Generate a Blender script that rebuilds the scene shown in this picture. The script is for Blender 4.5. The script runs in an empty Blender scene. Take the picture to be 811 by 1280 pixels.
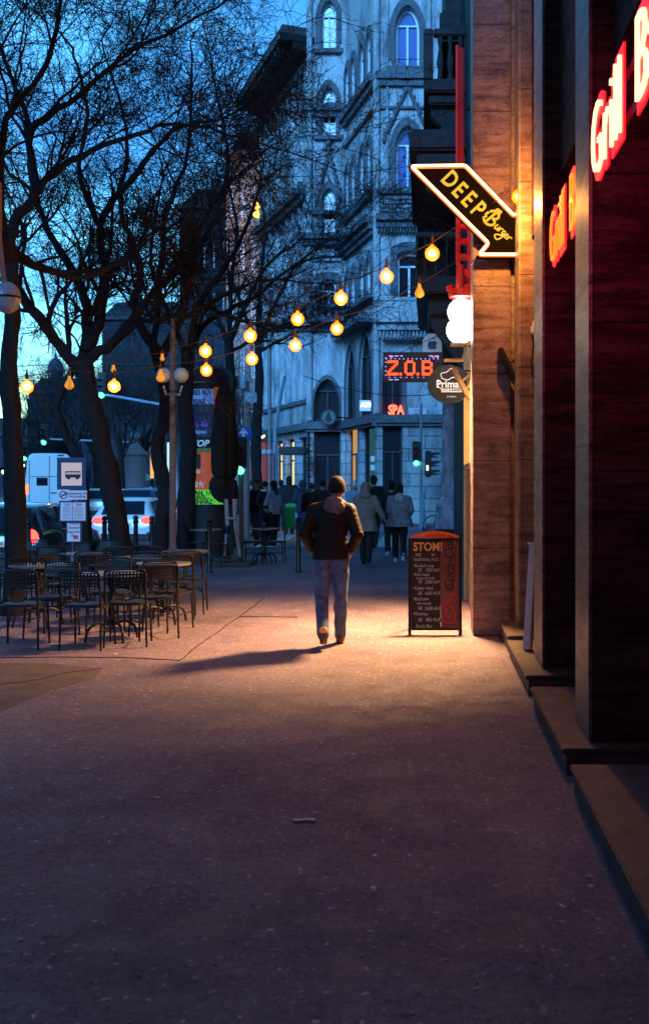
import bpy, bmesh, math, random
from mathutils import Vector, Matrix, Quaternion, noise
R = math.radians
F, H = 1300.0, 1.75          # focal length in photo pixels, eye height
VX, VY = 528.0, 600.0        # vanishing point of the pavement direction
scene = bpy.context.scene
col = scene.collection

# ------------------------------------------------------------------ camera
cam_d = bpy.data.cameras.new('camera'); cam = bpy.data.objects.new('camera', cam_d); col.objects.link(cam)
scene.camera = cam
cam.location = (0, 0, H); cam.rotation_euler = (R(90), 0, 0)
cam_d.sensor_width = 36; cam_d.lens = F/1280*36
cam_d.shift_x = -(VX-405.5)/1280; cam_d.shift_y = -(640-VY)/1280
cam_d.clip_start = .05; cam_d.clip_end = 2000
cam_d.dof.use_dof = True; cam_d.dof.focus_distance = 11.5; cam_d.dof.aperture_fstop = 3.6
# ------------------------------------------------------------------ world: dusk sky
SUN_EL, SUN_ROT = R(0.5), R(-25)
w = bpy.data.worlds.new('World'); scene.world = w; w.use_nodes = True
nt = w.node_tree; N = nt.nodes; L = nt.links
bg = N['Background']; bg.inputs['Strength'].default_value = 0.15
sky = N.new('ShaderNodeTexSky'); sky.sky_type = 'NISHITA'; sky.sun_disc = False
sky.sun_elevation = SUN_EL; sky.sun_rotation = SUN_ROT; sky.ozone_density = 4; sky.dust_density = 0.3; sky.air_density = 1.0
tint = N.new('ShaderNodeMix'); tint.data_type = 'RGBA'; tint.blend_type = 'MULTIPLY'; tint.inputs[0].default_value = 1
L.new(sky.outputs[0], tint.inputs[6]); tint.inputs[7].default_value = (6.2, 20.5, 19.5, 1)
tc = N.new('ShaderNodeTexCoord'); mp = N.new('ShaderNodeMapping'); mp.inputs['Scale'].default_value = (1.2, 1.2, 5)
ns = N.new('ShaderNodeTexNoise'); ns.inputs['Scale'].default_value = 2.2; ns.inputs['Detail'].default_value = 5
L.new(tc.outputs['Generated'], mp.inputs[0]); L.new(mp.outputs[0], ns.inputs['Vector'])
cr = N.new('ShaderNodeValToRGB'); cr.color_ramp.elements[0].position = .38; cr.color_ramp.elements[0].color = (.62,.7,.85,1)
cr.color_ramp.elements[1].position = .68; cr.color_ramp.elements[1].color = (1.35,1.2,1.1,1)
L.new(ns.outputs[0], cr.inputs[0])
t2 = N.new('ShaderNodeMix'); t2.data_type = 'RGBA'; t2.blend_type = 'MULTIPLY'; t2.inputs[0].default_value = 1
L.new(tint.outputs[2], t2.inputs[6]); L.new(cr.outputs[0], t2.inputs[7])
flat = N.new('ShaderNodeMix'); flat.data_type = 'RGBA'; flat.inputs[0].default_value = .55; flat.inputs[7].default_value = (1.15, 4.2, 6.9, 1)
L.new(t2.outputs[2], flat.inputs[6]); cl2 = N.new('ShaderNodeMix'); cl2.data_type = 'RGBA'; cl2.blend_type = 'MULTIPLY'; cl2.inputs[0].default_value = .8
L.new(flat.outputs[2], cl2.inputs[6]); L.new(cr.outputs[0], cl2.inputs[7])
# the glow lies ahead, the sky overhead and behind has already gone dark
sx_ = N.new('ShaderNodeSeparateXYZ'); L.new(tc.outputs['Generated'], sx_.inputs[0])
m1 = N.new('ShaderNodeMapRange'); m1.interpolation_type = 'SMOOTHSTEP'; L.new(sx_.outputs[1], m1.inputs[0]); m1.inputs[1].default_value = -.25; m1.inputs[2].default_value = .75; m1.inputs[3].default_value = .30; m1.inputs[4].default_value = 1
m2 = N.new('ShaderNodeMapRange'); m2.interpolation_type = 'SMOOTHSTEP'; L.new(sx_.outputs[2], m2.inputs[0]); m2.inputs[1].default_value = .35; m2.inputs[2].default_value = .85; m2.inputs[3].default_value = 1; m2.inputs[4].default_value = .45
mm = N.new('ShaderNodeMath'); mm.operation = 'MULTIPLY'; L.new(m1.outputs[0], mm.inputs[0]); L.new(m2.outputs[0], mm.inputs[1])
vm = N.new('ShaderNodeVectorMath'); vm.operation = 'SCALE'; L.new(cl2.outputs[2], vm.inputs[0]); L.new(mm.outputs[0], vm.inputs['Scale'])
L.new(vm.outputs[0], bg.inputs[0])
# ------------------------------------------------------------------ added soft blue fill from behind, brightens the gothic facade
sl = bpy.data.lights.new('dusk_fill', 'SUN'); sl.energy = 5.2; sl.angle = R(30); sl.color = (.13, .46, 1)
so = bpy.data.objects.new('dusk_fill', sl); col.objects.link(so); so.rotation_euler = (R(66), 0, R(-14))
scene.view_settings.view_transform = 'Standard'; scene.view_settings.look = 'None'
scene.view_settings.gamma = 1; scene.view_settings.exposure = 0.0
scene.view_settings.use_curve_mapping = False

# ------------------------------------------------------------------ helpers
rnd = random.Random(7)
def P(px, py, Y): return Vector(((px-VX)*Y/F, Y, H+(VY-py)*Y/F))
def G(px, py, z=0): Y = F*(H-z)/(py-VY); return Vector(((px-VX)*Y/F, Y, z))
def wloc(o):
    v = Vector((0,0,0))
    while o: v = v+o.location; o = o.parent
    return v
def tag(o, label=None, cat=None, group=None, kind=None):
    if label: o['label'] = label
    if cat: o['category'] = cat
    if group: o['group'] = group
    if kind: o['kind'] = kind
    return o
def thing(name, loc, label, cat, group=None):
    o = bpy.data.objects.new(name, None); o.empty_display_size = .2; col.objects.link(o); o.location = loc
    return tag(o, label, cat, group)
def copy_tree(o, parent=None):
    c = o.copy(); col.objects.link(c); c.parent = parent
    for ch in list(o.children): copy_tree(ch, c)
    return c
def link_mesh(name, me, mat, parent=None, smooth=False):
    o = bpy.data.objects.new(name, me); col.objects.link(o)
    if parent:
        me.transform(Matrix.Translation(-wloc(parent))); o.parent = parent
    if mat:
        for m in (mat if isinstance(mat, (list, tuple)) else [mat]): me.materials.append(m)
    if smooth: me.polygons.foreach_set('use_smooth', [True]*len(me.polygons))
    return o
def perp(d):
    d = d.normalized(); a = Vector((0,0,1)) if abs(d.z) < .9 else Vector((1,0,0))
    u = d.cross(a).normalized(); return u, d.cross(u).normalized()
class MB:
    def __init__(s): s.v = []; s.f = []; s.m = []; s.mi = 0; s.pre = None
    def add(s, vs, fs):
        b = len(s.v); s.v += [tuple(v) for v in vs]; s.f += [tuple(i+b for i in f) for f in fs]; s.m += [s.mi]*len(fs); return s
    def box(s, c, d, rz=0, bev=0, M=None):
        hx, hy, hz = d[0]/2, d[1]/2, d[2]/2
        if bev:
            bm = bmesh.new(); bmesh.ops.create_cube(bm, size=1)
            for v in bm.verts: v.co = Vector((v.co.x*d[0], v.co.y*d[1], v.co.z*d[2]))
            bmesh.ops.bevel(bm, geom=bm.edges[:], offset=bev, segments=2, affect='EDGES')
            vs = [v.co.copy() for v in bm.verts]; fs = [[v.index for v in f.verts] for f in bm.faces]
            bm.verts.index_update(); bm.free()
        else:
            vs = [Vector((x,y,z)) for x in (-hx,hx) for y in (-hy,hy) for z in (-hz,hz)]
            fs = [(0,1,3,2),(4,6,7,5),(0,4,5,1),(2,3,7,6),(0,2,6,4),(1,5,7,3)]
        m = Matrix.Translation(Vector(c)) @ (M if M else Matrix.Rotation(rz,4,'Z'))
        return s.add([m @ v for v in vs], fs)
    def bb(s, x0, x1, y0, y1, z0, z1, bev=0): return s.box(((x0+x1)/2,(y0+y1)/2,(z0+z1)/2), (abs(x1-x0),abs(y1-y0),abs(z1-z0)), 0, bev)
    def tube(s, pts, rs, n=8, cap=True):
        pts = [Vector(p) for p in pts]
        if not isinstance(rs, (list, tuple)): rs = [rs]*len(pts)
        vs = []; u = None
        for i, p in enumerate(pts):
            d = (pts[min(i+1,len(pts)-1)]-pts[max(i-1,0)])
            if d.length < 1e-9: d = Vector((0,0,1))
            d.normalize()
            if u is None: u, v_ = perp(d)
            else:
                u = (u-d*u.dot(d))
                if u.length < 1e-6: u, _ = perp(d)
                u.normalize()
            v_ = d.cross(u)
            for k in range(n):
                a = 2*math.pi*k/n; vs.append(p+(u*math.cos(a)+v_*math.sin(a))*rs[i])
        fs = [(i*n+k, i*n+(k+1)%n, (i+1)*n+(k+1)%n, (i+1)*n+k) for i in range(len(pts)-1) for k in range(n)]
        if cap: fs += [tuple(range(n-1,-1,-1)), tuple(range((len(pts)-1)*n, len(pts)*n))]
        return s.add(vs, fs)
    def lathe(s, c, prof, n=16, sx=1, sy=1, M=None):
        c = Vector(c); vs = []
        for (r, z) in prof:
            for k in range(n):
                a = 2*math.pi*k/n; v = Vector((r*math.cos(a)*sx, r*math.sin(a)*sy, z))
                vs.append(c+(M @ v if M else v))
        m = len(prof)
        fs = [(i*n+k, i*n+(k+1)%n, (i+1)*n+(k+1)%n, (i+1)*n+k) for i in range(m-1) for k in range(n)]
        fs += [tuple(range(n-1,-1,-1)), tuple(range((m-1)*n, m*n))]
        return s.add(vs, fs)
    def sph(s, c, r, n=16, m=10, M=None):
        r = r if isinstance(r, (tuple, list)) else (r, r, r); vs = []; c = Vector(c)
        vs.append(c+(M@Vector((0,0,-r[2])) if M else Vector((0,0,-r[2]))))
        for i in range(1, m):
            t = math.pi*i/m
            for k in range(n):
                a = 2*math.pi*k/n; v = Vector((r[0]*math.sin(t)*math.cos(a), r[1]*math.sin(t)*math.sin(a), -r[2]*math.cos(t)))
                vs.append(c+(M @ v if M else v))
        vs.append(c+(M@Vector((0,0,r[2])) if M else Vector((0,0,r[2]))))
        fs = [(0, 1+(k+1)%n, 1+k) for k in range(n)]
        fs += [(1+i*n+k, 1+i*n+(k+1)%n, 1+(i+1)*n+(k+1)%n, 1+(i+1)*n+k) for i in range(m-2) for k in range(n)]
        t = len(vs)-1; b = 1+(m-2)*n
        fs += [(b+k, b+(k+1)%n, t) for k in range(n)]
        return s.add(vs, fs)
    def prism(s, poly, O, U, V, W, d0, d1):
        """polygon in (U,V) at O, extruded along W from d0 to d1"""
        O, U, V, W = Vector(O), Vector(U), Vector(V), Vector(W); n = len(poly)
        vs = [O+U*a+V*b+W*d0 for a, b in poly]+[O+U*a+V*b+W*d1 for a, b in poly]
        fs = [tuple(range(n-1,-1,-1)), tuple(range(n, 2*n))]+[(i, (i+1)%n, n+(i+1)%n, n+i) for i in range(n)]
        return s.add(vs, fs)
    def loft(s, rings, cap=True):
        n = len(rings[0]); vs = [v for r in rings for v in r]
        fs = [(i*n+k, i*n+(k+1)%n, (i+1)*n+(k+1)%n, (i+1)*n+k) for i in range(len(rings)-1) for k in range(n)]
        if cap: fs += [tuple(range(n-1,-1,-1)), tuple(range((len(rings)-1)*n, len(rings)*n))]
        return s.add(vs, fs)
    def mesh(s, name='mesh'):
        me = bpy.data.meshes.new(name); me.from_pydata(s.v, [], s.f); me.update(); return me
    def build(s, name, mat, parent=None, smooth=False, recalc=True):
        me = s.mesh(name)
        if s.m and max(s.m) > 0: me.polygons.foreach_set('material_index', s.m)
        if recalc:
            bm = bmesh.new(); bm.from_mesh(me); bmesh.ops.recalc_face_normals(bm, faces=bm.faces[:]); bm.to_mesh(me); bm.free()
        return link_mesh(name, me, mat, parent, smooth)
def auto_smooth(o, ang=35):
    me = o.data; bm = bmesh.new(); bm.from_mesh(me)
    for f in bm.faces: f.smooth = True
    for e in bm.edges:
        if len(e.link_faces) == 2 and e.calc_face_angle(0) > R(ang): e.smooth = False
    bm.to_mesh(me); bm.free(); return o
def evaluated(me, mods):
    o = bpy.data.objects.new('tmp', me); col.objects.link(o)
    for t, kw in mods:
        m = o.modifiers.new(t, t)
        for k, v in kw.items(): setattr(m, k, v)
    dg = bpy.context.evaluated_depsgraph_get(); dg.update()
    out = bpy.data.meshes.new_from_object(o.evaluated_get(dg))
    bpy.data.objects.remove(o); return out
def fuse(mb, name, mat, parent, voxel=.015, smooth=4):
    me = evaluated(mb.mesh(), [('REMESH', dict(mode='VOXEL', voxel_size=voxel, use_smooth_shade=True)), ('SMOOTH', dict(factor=.5, iterations=smooth))])
    me.materials.clear(); return link_mesh(name, me, mat, parent, True)
def text(body, size, mat, parent, name, O, U=(1,0,0), V=(0,0,1), ext=.002, off=0, align='CENTER', sx=1, shear=0, space=1, line=1):
    cu = bpy.data.curves.new('t', 'FONT'); cu.body = body; cu.size = size; cu.extrude = ext; cu.offset = off
    cu.align_x = align; cu.align_y = 'CENTER'; cu.shear = shear; cu.space_character = space; cu.resolution_u = 3; cu.space_line = line
    o = bpy.data.objects.new('t', cu); col.objects.link(o)
    dg = bpy.context.evaluated_depsgraph_get(); dg.update()
    me = bpy.data.meshes.new_from_object(o.evaluated_get(dg)); bpy.data.objects.remove(o)
    U, V = Vector(U).normalized(), Vector(V).normalized(); W = U.cross(V)
    m = Matrix.Identity(4)
    for i in range(3): m[i][0] = U[i]*sx; m[i][1] = V[i]; m[i][2] = W[i]; m[i][3] = Vector(O)[i]
    me.transform(m); me.materials.clear()
    return link_mesh(name, me, mat, parent)

# ------------------------------------------------------------------ materials
MATS = {}
def mat(name, c, rough=.7, metal=0, emis=None, es=0, var=0, vs=8, bump=0, spec=.4, coat=0, trans=0, stretch=None):
    if name in MATS: return MATS[name]
    m = bpy.data.materials.new(name); m.use_nodes = True; t = m.node_tree; b = t.nodes['Principled BSDF']
    b.inputs['Base Color'].default_value = (*c, 1); b.inputs['Roughness'].default_value = rough; b.inputs['Metallic'].default_value = metal
    b.inputs['Specular IOR Level'].default_value = spec
    if coat: b.inputs['Coat Weight'].default_value = coat
    if trans: b.inputs['Transmission Weight'].default_value = trans
    if emis: b.inputs['Emission Color'].default_value = (*emis, 1); b.inputs['Emission Strength'].default_value = es
    if var or bump:
        tc = t.nodes.new('ShaderNodeTexCoord'); mp = t.nodes.new('ShaderNodeMapping')
        if stretch: mp.inputs['Scale'].default_value = stretch
        n = t.nodes.new('ShaderNodeTexNoise'); n.inputs['Scale'].default_value = vs; n.inputs['Detail'].default_value = 6; n.inputs['Roughness'].default_value = .65
        t.links.new(tc.outputs['Object'], mp.inputs[0]); t.links.new(mp.outputs[0], n.inputs['Vector'])
        if var:
            r = t.nodes.new('ShaderNodeValToRGB'); r.color_ramp.elements[0].position = .3; r.color_ramp.elements[1].position = .7
            r.color_ramp.elements[0].color = (*[x*(1-var) for x in c], 1); r.color_ramp.elements[1].color = (*[min(1, x*(1+var)) for x in c], 1)
            t.links.new(n.outputs[0], r.inputs[0]); t.links.new(r.outputs[0], b.inputs['Base Color'])
        if bump:
            bp = t.nodes.new('ShaderNodeBump'); bp.inputs['Strength'].default_value = bump; bp.inputs['Distance'].default_value = .02
            t.links.new(n.outputs[0], bp.inputs['Height']); t.links.new(bp.outputs[0], b.inputs['Normal'])
    MATS[name] = m; return m
def emit(name, c, s):
    return mat(name, (.02,.02,.02), .5, emis=c, es=s)
def nodes_of(name, rough=.8):
    m = bpy.data.materials.new(name); m.use_nodes = True; MATS[name] = m; t = m.node_tree
    b = t.nodes['Principled BSDF']; b.inputs['Roughness'].default_value = rough
    def nd(kind, **kw):
        n = t.nodes.new(kind)
        for k, v in kw.items():
            if k.startswith('_'): setattr(n, k[1:], v)
            else: n.inputs[k.replace('__',' ')].default_value = v
        return n
    return m, t, b, nd, t.links.new
def ramp(t, src, stops):
    r = t.nodes.new('ShaderNodeValToRGB'); e = r.color_ramp.elements
    while len(e) > 1: e.remove(e[-1])
    e[0].position = stops[0][0]; e[0].color = stops[0][1]
    for p, c in stops[1:]: x = e.new(p); x.color = c
    t.links.new(src, r.inputs[0]); return r.outputs[0]
def mixc(t, a, b, fac, mode='MIX'):
    x = t.nodes.new('ShaderNodeMix'); x.data_type = 'RGBA'; x.blend_type = mode
    for s, i in ((fac,0),(a,6),(b,7)):
        if isinstance(s, (int,float)): x.inputs[i].default_value = s
        elif isinstance(s, tuple): x.inputs[i].default_value = s
        else: t.links.new(s, x.inputs[i])
    return x.outputs[2]
def g4(v, a=None): return (v, v, v, 1) if a is None else (*a, 1)

# pavement asphalt: mottled, gum spots, dark stains, seams
def pavement_mat():
    m, t, b, nd, ln = nodes_of('pavement', .78)
    tc = nd('ShaderNodeTexCoord'); o = tc.outputs['Object']
    big = nd('ShaderNodeTexNoise', Scale=.55, Detail=6, Roughness=.62); ln(o, big.inputs['Vector'])
    base = ramp(t, big.outputs[0], [(.3,(.080,.056,.088,1)),(.5,(.155,.112,.158,1)),(.72,(.24,.178,.225,1))])
    fine = nd('ShaderNodeTexNoise', Scale=75, Detail=3, Roughness=.8); ln(o, fine.inputs['Vector'])
    fr = ramp(t, fine.outputs[0], [(.35,g4(.55)),(.5,g4(.95)),(.66,g4(1.35))])
    c = mixc(t, base, fr, 1, 'MULTIPLY')
    st = nd('ShaderNodeTexNoise', Scale=3.1, Detail=8, Roughness=.75); ln(o, st.inputs['Vector'])
    sr = ramp(t, st.outputs[0], [(.3,g4(.45)),(.44,g4(.95)),(.7,g4(1.08))]); c = mixc(t, c, sr, .85, 'MULTIPLY')
    # gum and litter specks
    for sc, th, colr, keep in ((5.5,.062,(.62,.57,.62,1),.65),(17,.13,(.5,.45,.5,1),.45),(9,.10,(.022,.02,.024,1),.4)):
        mp = nd('ShaderNodeMapping'); mp.inputs['Location'].default_value = (sc, sc*.3, 0); ln(o, mp.inputs[0])
        wv = nd('ShaderNodeTexNoise', Scale=sc*4, Detail=1); ln(o, wv.inputs['Vector'])
        mv = nd('ShaderNodeVectorMath', _operation='MULTIPLY_ADD'); ln(wv.outputs['Color'], mv.inputs[0]); mv.inputs[1].default_value = (.06,.06,0); ln(mp.outputs[0], mv.inputs[2])
        vo = nd('ShaderNodeTexVoronoi', _voronoi_dimensions='2D', Scale=sc); ln(mv.outputs[0], vo.inputs['Vector'])
        a = ramp(t, vo.outputs['Distance'], [(th*.7,g4(1)),(th,g4(0))])
        sep = nd('ShaderNodeSeparateColor'); ln(vo.outputs['Color'], sep.inputs[0])
        k = nd('ShaderNodeMath', _operation='LESS_THAN'); ln(sep.outputs[0], k.inputs[0]); k.inputs[1].default_value = keep
        mu = nd('ShaderNodeMath', _operation='MULTIPLY'); ln(a, mu.inputs[0]); ln(k.outputs[0], mu.inputs[1])
        m2 = nd('ShaderNodeMath', _operation='MULTIPLY'); ln(mu.outputs[0], m2.inputs[0]); ln(sep.outputs[1], m2.inputs[1])
        c = mixc(t, c, colr, m2.outputs[0])
    md = nd('ShaderNodeTexNoise', Scale=22, Detail=4, Roughness=.75); ln(o, md.inputs['Vector'])
    c = mixc(t, c, ramp(t, md.outputs[0], [(.34,g4(.5)),(.5,g4(1.0)),(.68,g4(1.4))]), .9, 'MULTIPLY')
    ln(c, b.inputs['Base Color'])
    rr = ramp(t, st.outputs[0], [(.3,g4(.5)),(.6,g4(.85))]); ln(rr, b.inputs['Roughness'])
    bp = nd('ShaderNodeBump', Strength=.55, Distance=.006); ln(fine.outputs[0], bp.inputs['Height'])
    bp2 = nd('ShaderNodeBump', Strength=.5, Distance=.05); ln(st.outputs[0], bp2.inputs['Height']); ln(bp.outputs[0], bp2.inputs['Normal'])
    ln(bp2.outputs[0], b.inputs['Normal']); return m
M_pave = pavement_mat()
def travertine(name, cols, joint=1.0, red=0):
    m, t, b, nd, ln = nodes_of(name, .45 if name != 'shaded_travertine' else .8)
    if name == 'shaded_travertine': b.inputs['Specular IOR Level'].default_value = .12
    tc = nd('ShaderNodeTexCoord'); o = tc.outputs['Object']
    mp = nd('ShaderNodeMapping'); mp.inputs['Scale'].default_value = (1.3,1.3,9); ln(o, mp.inputs[0])
    n1 = nd('ShaderNodeTexNoise', Scale=1.5, Detail=9, Roughness=.7, Distortion=.5); ln(mp.outputs[0], n1.inputs['Vector'])
    c = ramp(t, n1.outputs[0], [(.3,(*cols[0],1)),(.46,(*cols[1],1)),(.6,(*cols[2],1)),(.75,(*cols[1],1))])
    n2 = nd('ShaderNodeTexNoise', Scale=2.3, Detail=8, Roughness=.75); ln(o, n2.inputs['Vector'])
    c = mixc(t, c, ramp(t, n2.outputs[0], [(.33,g4(.25)),(.47,g4(.85)),(.62,g4(1.15))]), .9, 'MULTIPLY')
    # pores
    mp2 = nd('ShaderNodeMapping'); mp2.inputs['Scale'].default_value = (14,14,60); ln(o, mp2.inputs[0])
    n3 = nd('ShaderNodeTexNoise', Scale=1.6, Detail=3); ln(mp2.outputs[0], n3.inputs['Vector'])
    pore = ramp(t, n3.outputs[0], [(.33,g4(.3)),(.41,g4(1))]); c = mixc(t, c, pore, .8, 'MULTIPLY')
    # slab joints in z
    sp = nd('ShaderNodeSeparateXYZ'); ln(o, sp.inputs[0])
    fr = nd('ShaderNodeMath', _operation='MODULO'); ln(sp.outputs[2], fr.inputs[0]); fr.inputs[1].default_value = joint
    jr = ramp(t, fr.outputs[0], [(0,g4(.2)),(.009,g4(.25)),(.014,g4(1))]); c = mixc(t, c, jr, 1, 'MULTIPLY')
    ln(c, b.inputs['Base Color'])
    bp = nd('ShaderNodeBump', Strength=.5, Distance=.01); ln(pore, bp.inputs['Height']); ln(bp.outputs[0], b.inputs['Normal'])
    return m
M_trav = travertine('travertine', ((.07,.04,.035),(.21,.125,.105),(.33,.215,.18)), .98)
M_trav2 = travertine('shaded_travertine', ((.014,.007,.006),(.06,.028,.023),(.12,.06,.048)), .9)  # pillar stone again, with shade and red neon spill put into its colour
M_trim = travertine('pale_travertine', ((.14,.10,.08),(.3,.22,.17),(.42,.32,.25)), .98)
def stone_facade(name, c0, c1, bw=.9, bh=.42, joints=True, scale=1):
    m, t, b, nd, ln = nodes_of(name, .85)
    tc = nd('ShaderNodeTexCoord'); o = tc.outputs['Object']
    mp = nd('ShaderNodeMapping'); mp.inputs['Scale'].default_value = (1,1,.35); ln(o, mp.inputs[0])
    n1 = nd('ShaderNodeTexNoise', Scale=1.1, Detail=8, Roughness=.7); ln(mp.outputs[0], n1.inputs['Vector'])
    c = ramp(t, n1.outputs[0], [(.3,(*c0,1)),(.55,(*c1,1)),(.75,(*[x*1.12 for x in c1],1))])
    n2 = nd('ShaderNodeTexNoise', Scale=9, Detail=6, Roughness=.7); ln(o, n2.inputs['Vector'])
    c = mixc(t, c, ramp(t, n2.outputs[0], [(.35,g4(.6)),(.55,g4(1.05))]), .7, 'MULTIPLY')
    if joints:
        sp = nd('ShaderNodeSeparateXYZ'); ln(o, sp.inputs[0])
        ad = nd('ShaderNodeMath', _operation='ADD'); ln(sp.outputs[0], ad.inputs[0]); ln(sp.outputs[1], ad.inputs[1])
        cb = nd('ShaderNodeCombineXYZ'); ln(ad.outputs[0], cb.inputs[0]); ln(sp.outputs[2], cb.inputs[1])
        br = nd('ShaderNodeTexBrick', Scale=1, Mortar__Size=.018, Brick__Width=bw, Row__Height=bh); ln(cb.outputs[0], br.inputs['Vector'])
        br.inputs['Color1'].default_value = (1,1,1,1); br.inputs['Color2'].default_value = (.82,.82,.82,1); br.inputs['Mortar'].default_value = (.3,.3,.3,1)
        c = mixc(t, c, br.outputs['Color'], 1, 'MULTIPLY')
        bp = nd('ShaderNodeBump', Strength=.6, Distance=.03); ln(br.outputs['Color'], bp.inputs['Height']); ln(bp.outputs[0], b.inputs['Normal'])
    ln(c, b.inputs['Base Color']); return m
M_fac = stone_facade('stucco', (.08,.09,.105), (.50,.53,.56), joints=False)
M_ash = stone_facade('ashlar', (.13,.145,.16), (.46,.49,.52), 1.3, .5)
M_orn = mat('carved_stone', (.12,.13,.15), .9, var=.45, vs=9, bump=.6)
M_dstone = mat('dark_stone', (.035,.036,.042), .8, var=.5, vs=6, bump=.5)
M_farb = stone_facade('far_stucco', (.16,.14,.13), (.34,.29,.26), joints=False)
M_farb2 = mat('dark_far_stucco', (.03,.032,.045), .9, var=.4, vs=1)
M_glass = mat('dark_glass', (.012,.016,.03), .06, spec=1.0)
M_glass2 = mat('blue_window', (.02,.06,.30), .35, spec=.3)
M_wframe = mat('white_frame', (.8,.83,.85), .5)
M_black = mat('black_metal', (.012,.012,.014), .38, var=.3, vs=20)
M_blk = mat('black_paint', (.006,.006,.007), .5)
M_steel = mat('galvanised', (.3,.31,.32), .45, .7, var=.2, vs=10)
M_bark = mat('bark', (.012,.0095,.010), .95, var=.6, vs=14, bump=1, stretch=(1,1,.25))
M_twig = mat('twig', (.006,.005,.006), .9)
M_road = mat('road_asphalt', (.07,.075,.085), .36, var=.3, vs=2.5, bump=.3)
M_kerb = mat('kerb_granite', (.22,.22,.22), .8, var=.3, vs=30, bump=.3)
M_white = mat('white_paint', (.75,.75,.75), .5, var=.12, vs=9)
M_line = mat('road_paint', (.5,.5,.48), .7, var=.4, vs=5)
# ------------------------------------------------------------------ setting: ground, road, pavements
mb = MB(); mb.add([(-900,-60,-.16),(900,-60,-.16),(900,1500,-.16),(-900,1500,-.16)], [(0,1,2,3)]); tag(mb.build('ground', M_road), kind='structure')
KX = -5.75
def slab(name, poly, z1=0, z0=-.3, m=M_pave):
    mb = MB(); mb.prism(poly, (0,0,0), (1,0,0), (0,1,0), (0,0,1), z0, z1); return tag(mb.build(name, m), kind='structure')
slab('pavement', [(KX,-8),(9,-8),(9,27),(KX,27)])
slab('pavement', [(-4.0,38.5),(14,38.5),(14,75),(-16.5,75),(-9.5,57),(-6.2,44)])
kerb = MB()
for i in range(35): kerb.bb(KX-.14, KX-.004, -8+i*1.0, -8+i*1.0+.985, -.3, .006, .012)
for i in range(14): kerb.bb(KX+i*1.0, KX+i*1.0+.985, 27.004, 27.14, -.3, .006, .012)
tag(kerb.build('kerb', M_kerb), kind='structure')
mk = MB()
for i in range(9): mk.bb(-4.6+i*1.15-.3+.1, -4.6+i*1.15+.3, 29.5, 36.5, -.2, -.156)
for i in range(12): mk.bb(-12.6, -12.45, 4+i*9, 7+i*9, -.2, -.156)
for i in range(12): mk.bb(-9.25, -9.12, 6+i*9, 8+i*9, -.2, -.156)
tag(mk.build('road_marking', M_line), kind='structure')
# asphalt repair patch, seams, drain line on the pavement (thin real layers)
pm = mat('patch_asphalt', (.085,.06,.058), .8, var=.4, vs=5, bump=.4)
a, b_, c_, d_ = G(-60,842), G(128,836), G(70,850), G(-60,905)
mb = MB(); pts = [G(-60,828), G(60,830), G(128,836), G(118,848), G(66,862), G(-60,915)]
mb.prism([(p.x,p.y) for p in pts], (0,0,0),(1,0,0),(0,1,0),(0,0,1), -.01, .004); tag(mb.build('pavement_patch', pm), kind='structure')
M_seam = mat('seam', (.012,.01,.012), .9)
def seam(pts, w_=.02):
    mb = MB()
    P3 = [G(*p) for p in pts]; fine = []
    for a, b in zip(P3, P3[1:]):
        for i in range(8):
            q = a.lerp(b, i/8); fine.append(q+Vector((rnd.uniform(-.012,.012), rnd.uniform(-.012,.012), 0)))
    fine.append(P3[-1])
    for a, b in zip(fine, fine[1:]):
        d = (b-a); d.z = 0; d.normalize(); n = Vector((-d.y, d.x, 0))*w_*rnd.uniform(.3,.7)
        mb.prism([(a+n)[:2], (a-n)[:2], (b-n)[:2], (b+n)[:2]], (0,0,0),(1,0,0),(0,1,0),(0,0,1), -.01, .0075)
    tag(mb.build('pavement_seam', M_seam), kind='structure')
seam([(225,826),(262,797),(300,771),(330,748)], .007)
seam([(-40,823),(60,822),(150,822),(225,826)], .005)
seam([(-40,862),(50,850),(80,842),(128,836)], .008)
seam([(300,771),(330,771),(372,772)], .008)
# grass-free litter: leaves, butts, paper bits
lit = MB()
for i in range(420):
    py = 640+640*rnd.random()**.8+40; px = rnd.uniform(-20, 700)
    if py < 700: py += 60
    g = G(px, min(py,1290))
    if g.x > .78 or g.x < KX: continue
    s_ = rnd.uniform(.002,.0065)*(1.9 if rnd.random()<.06 else 1); a = rnd.uniform(0,6.28); n = rnd.choice((4,5,6))
    poly = [(math.cos(a+2*math.pi*k/n)*s_*rnd.uniform(.5,1.2), math.sin(a+2*math.pi*k/n)*s_*rnd.uniform(.5,1.2)) for k in range(n)]
    lit.prism(poly, g, (1,0,0),(0,1,0),(0,0,1), -.001, rnd.uniform(.003,.007))
tag(lit.build('litter', mat('litter', (.4,.37,.38), .8, var=.5, vs=2)), 'tiny pale scraps and cigarette ends scattered over the dark pavement', 'litter', kind='stuff')
mb = MB(); g = G(380,1027)
mb.prism([(-.06,-.01),(-.03,-.02),(.02,-.006),(.055,-.02),(.06,.012),(.02,.02),(-.02,.006),(-.05,.016)], g, (1,0,0),(0,1,0),(0,0,1), .001, .012)
tag(mb.build('crushed_wrapper', mat('wrapper', (.55,.5,.52), .4)), 'crushed pale wrapper lying in the middle of the empty foreground pavement', 'wrapper')

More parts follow.
